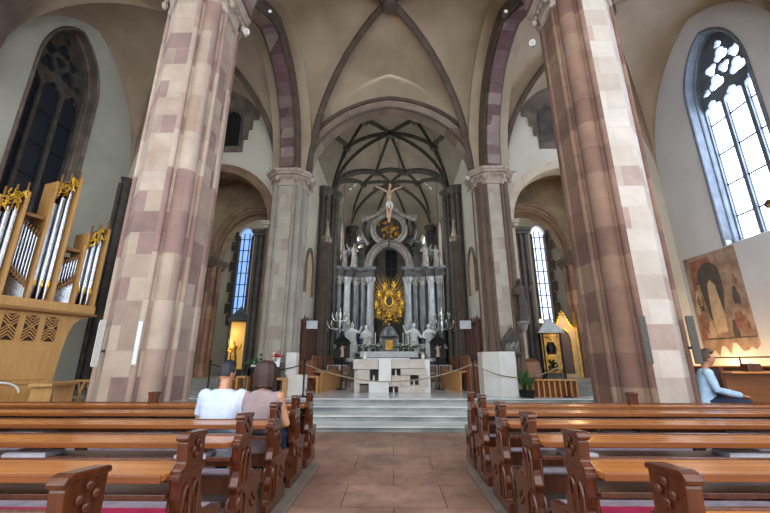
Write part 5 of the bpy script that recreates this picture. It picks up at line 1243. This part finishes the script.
def person(name, label, loc, rz, o):
    """seated adult facing +y; origin on the seat under the pelvis"""
    t = thing(name, label, 'person', loc, rz); t.scale = (o.get('size', 1),)*3; wd = o.get('wide', 1); ln = o.get('lean', .0)
    hy = ln*1.5+.03; hc = Vector((0, hy, .77)); fl = -o.get('seat', .46)
    EL = o.get('elbow', [(.25, .04, .26), (-.25, .04, .26)]); HD = o.get('hand', [(.1, .3, .18), (-.1, .3, .18)])
    def torso(m, g=0, top=.6):
        rs = [(0, .0, .19, .14), (.08, .0, .2, .15), (.2, .1, .17, .125), (.33, .35, .18, .13), (.45, .7, .2, .125), (.53, .95, .195, .1), (.575, 1.05, .13, .08), (.61, 1.1, .07, .065)]
        m.loft([ell(0, -.02+ln*q, z, (a+g)*wd, b+g) for z, q, a, b in rs if z <= top+.05])
    def arm(m, k, g, full):
        s = 1 if k == 0 else -1; e, h = Vector(EL[k]), Vector(HD[k]); sh = Vector((s*.185*wd, ln, .535))
        if full: m.tube([sh, sh.lerp(e, .5), e, e.lerp(h, .5), h], [.058+g, .05+g, .043+g, .04+g, .03+g], 12)
        else: m.tube([sh, sh.lerp(e, .35), sh.lerp(e, .72)], [.06+g, .054+g, .05+g], 12)
        m.ball(sh, .062+g, 12, 8)
    b = MB(); torso(b); b.tube([(0, ln*1.0, .58), (0, ln*1.15+.0, .65), (0, hy-.01, .72)], [.058, .052, .054], 12); head(b, hc, 1, o.get('yaw', 0), o.get('tilt', 0))
    for k in (0, 1):
        arm(b, k, 0, True); hand(b, HD[k], Vector(HD[k])-Vector(EL[k]), 1 if k == 0 else -1)
    for s in (-1, 1):
        b.tube([(s*.1, .02, .06), (s*.12, .25, .08), (s*.13, .47, .07), (s*.13, .48, -.1), (s*.13, .46, fl+.08)], [.09, .08, .06, .055, .038], 12); b.tube([(s*.13, .44, fl+.04), (s*.13, .55, fl+.035), (s*.13, .64, fl+.03)], [.04, .038, .028], 10)
    blob(b, 'body', 'skin', t, .009, 3)
    c = MB(); torso(c, .014, .575)
    if o.get('collar'): c.tube([(0, ln, .57), (0, ln*1.1, .635)], [.085, .068], 16)
    for k in (0, 1):
        if o['sleeve'] != 'none': arm(c, k, .016, o['sleeve'] == 'long')
        else: c.ball(Vector(((1 if k == 0 else -1)*.16*wd, ln, .54)), (.06, .07, .055), 12, 8)
    sh = blob(c, 'shirt', o['shirt'], t, .011, 3)
    c = MB(); c.loft([ell(0, 0, z, a, bb_) for z, a, bb_ in ((-.005, .19, .15), (.06, .215*wd, .17), (.13, .2*wd, .155))])
    for s in (-1, 1): c.tube([(s*.1, .02, .065), (s*.12, .25, .085), (s*.13, .475, .075), (s*.13, .485, -.1), (s*.13, .465, fl+.1)], [.105, .095, .077, .07, .06], 12)
    blob(c, 'trousers', o['legs'], t, .012, 3)
    for s in (-1, 1): m = MB(); m.loft([ell(s*.13, .53, z, a, b_) for z, a, b_ in ((fl, .047, .13), (fl+.03, .05, .135), (fl+.07, .04, .1))]); m.obj('shoe', 'black_metal', t, smooth=True)
    # hair: a shell that sits over the skull and leaves the face free
    R = Matrix.Rotation(o.get('yaw', 0), 3, 'Z') @ Matrix.Rotation(o.get('tilt', 0), 3, 'X'); h = MB(); n, mm = 36, 26; rings = []; rr = random.Random(5); ht = o['hair']
    for i in range(mm+1):
        th = pi*(i+.02*(i == 0)-.02*(i == mm))/mm; ring = []
        for j in range(n):
            a = 2*pi*j/n; x, y, z = sin(th)*cos(a), sin(th)*sin(a), -cos(th)
            k = (o.get('hk', 1.13) if ht == 'short' else 1.32)+.03*sin(9*a+3*z)+.03*rr.random()
            lim = .35 if ht == 'short' else .3
            if y > .25 and z < lim+.25: k = .86
            if ht == 'short' and z < -.35+(.4 if y > -.3 else 0): k = .86
            q = Vector((.078*x, .098*y, .12*z))*k
            if ht == 'long' and (y <= .25 or z > .55): S = sin(th)**.55 if z > 0 else (1-.1*z*z if z > -.93 else .6); q = Vector((.128*S*cos(a), .112*S*sin(a)-.02, .01+(.142 if z > 0 else .16)*z))*(1+.03*sin(9*a)+.03*rr.random())
            if ht == 'short' and z > .5: q.z += .012*rr.random()+.006; 
            ring.append(hc+R @ q)
        rings.append(ring)
    h.loft(rings); h.obj('hair', o['hairmat'], t, smooth=True)
    if o.get('extra'): o['extra'](t)
    return t
# pew row three: backrest at y = 4.34, seat top .515
YP = 4.34
px = lambda x: at(x, 400, 4.6).x
person('person', 'seated person from behind, short dark hair, pale blue t-shirt, left of the couple', (px(224), YP+.2, PEWZ+.49), 0,
       dict(shirt='shirt_pale_blue', sleeve='short', legs='cloth_navy', hair='short', hairmat='hair_black', lean=.03, yaw=-.45, tilt=-.15, wide=1.08, size=1.07, collar=False))
person('person', 'seated person from behind, brown bobbed hair, mauve sleeveless top, right of the couple', (px(263), YP+.2, PEWZ+.49), 0,
       dict(shirt='shirt_mauve', sleeve='none', legs='cloth_navy', hair='long', hairmat='hair_brown', lean=.03, yaw=.1, tilt=-.1, wide=1.0, size=1.05, elbow=[(.27, .1, .25), (-.25, .04, .26)]))
def bag(t):
    MB().bb(-.14, .14, -.27, -.17, .0, .36).obj('red_bag', 'cloth_red', t, bevel=.04, label='red cloth bag behind the back')
    m = MB(); m.tube([(-.09, .0, .56), (-.03, .1, .54), (.05, .13, .48), (.1, .2, .36), (.12, .26, .24)], [.045, .05, .04, .03, .02], 10); m.tube([(.09, .0, .56), (.05, .1, .54), (-.0, .14, .46)], [.045, .045, .03], 10); m.obj('scarf', 'cloth_navy', t, smooth=True)
p = at(711, 371, 6.6)
person('person', 'seated person in pale blue shirt and dark scarf facing right, beside the big right pier', (p.x-.1, 6.68, .78), -pi/2-.55,
       dict(shirt='shirt_sky', sleeve='long', legs='cloth_navy', hair='short', hairmat='hair_grey_brown', lean=.06, yaw=.1, hk=1.32, seat=.49, elbow=[(.24, .12, .28), (-.24, .12, .28)], hand=[(.1, .42, .2), (-.1, .42, .2)], extra=bag))
# ================================================================ camera, light, view
cd = bpy.data.cameras.new('camera'); cam = bpy.data.objects.new('camera', cd); COL.objects.link(cam)
cd.sensor_width = 36; cd.lens = 36*FPX/770; cd.clip_start = .05; cd.clip_end = 200
cam.location = (0, 0, CAMZ); cam.rotation_euler = (pi/2+PITCH, 0, YAW)
sc = bpy.context.scene; sc.camera = cam
w = bpy.data.worlds.new('world'); sc.world = w; w.use_nodes = True
w.node_tree.nodes['Background'].inputs[0].default_value = (.9, .95, 1, 1); w.node_tree.nodes['Background'].inputs[1].default_value = 3.0
def area(name, loc, rot, sx, sy, e, col=(1, 1, 1)):
    l = bpy.data.lights.new(name, 'AREA'); l.shape = 'RECTANGLE'; l.size = sx; l.size_y = sy; l.energy = e; l.color = col
    o = bpy.data.objects.new(name, l); COL.objects.link(o); o.location = loc; o.rotation_euler = rot; return o
def point(name, loc, e, col, r=.1):
    l = bpy.data.lights.new(name, 'POINT'); l.energy = e; l.color = col; l.shadow_soft_size = r
    o = bpy.data.objects.new(name, l); COL.objects.link(o); o.location = loc; return o
def spot(name, loc, tgt, e, col, ang=60, r=.1, blend=.6):
    l = bpy.data.lights.new(name, 'SPOT'); l.energy = e; l.color = col; l.spot_size = radians(ang); l.spot_blend = blend; l.shadow_soft_size = r
    o = bpy.data.objects.new(name, l); COL.objects.link(o); o.location = loc
    o.rotation_euler = (Vector(tgt)-Vector(loc)).to_track_quat('-Z', 'Y').to_euler(); return o
point('portal_lamp', (6.2, 13.4, 2.9), 28, (1, .72, .38), .15)
point('shrine_lamp', (-6.0, 13.5, 2.2), 22, (1, .75, .4), .2)
point('shrine_inner_lamp', (-5.9, 13.72, 2.6), 5, (1, .8, .45), .1)
for y_ in (7.6, 9.4, 11.2): point('wall_uplight', (9.6, y_, 1.15), 75, (1, .62, .25), .12)
sc.view_settings.view_transform = 'Standard'; sc.view_settings.look = 'None'; sc.view_settings.gamma = 1
sc.view_settings.use_curve_mapping = False; sc.view_settings.exposure = .08
sc.cycles.use_denoising = True; sc.cycles.max_bounces = 8; sc.cycles.diffuse_bounces = 5; sc.cycles.caustics_reflective = False; sc.cycles.caustics_refractive = False
sc.cycles.sample_clamp_indirect = 6
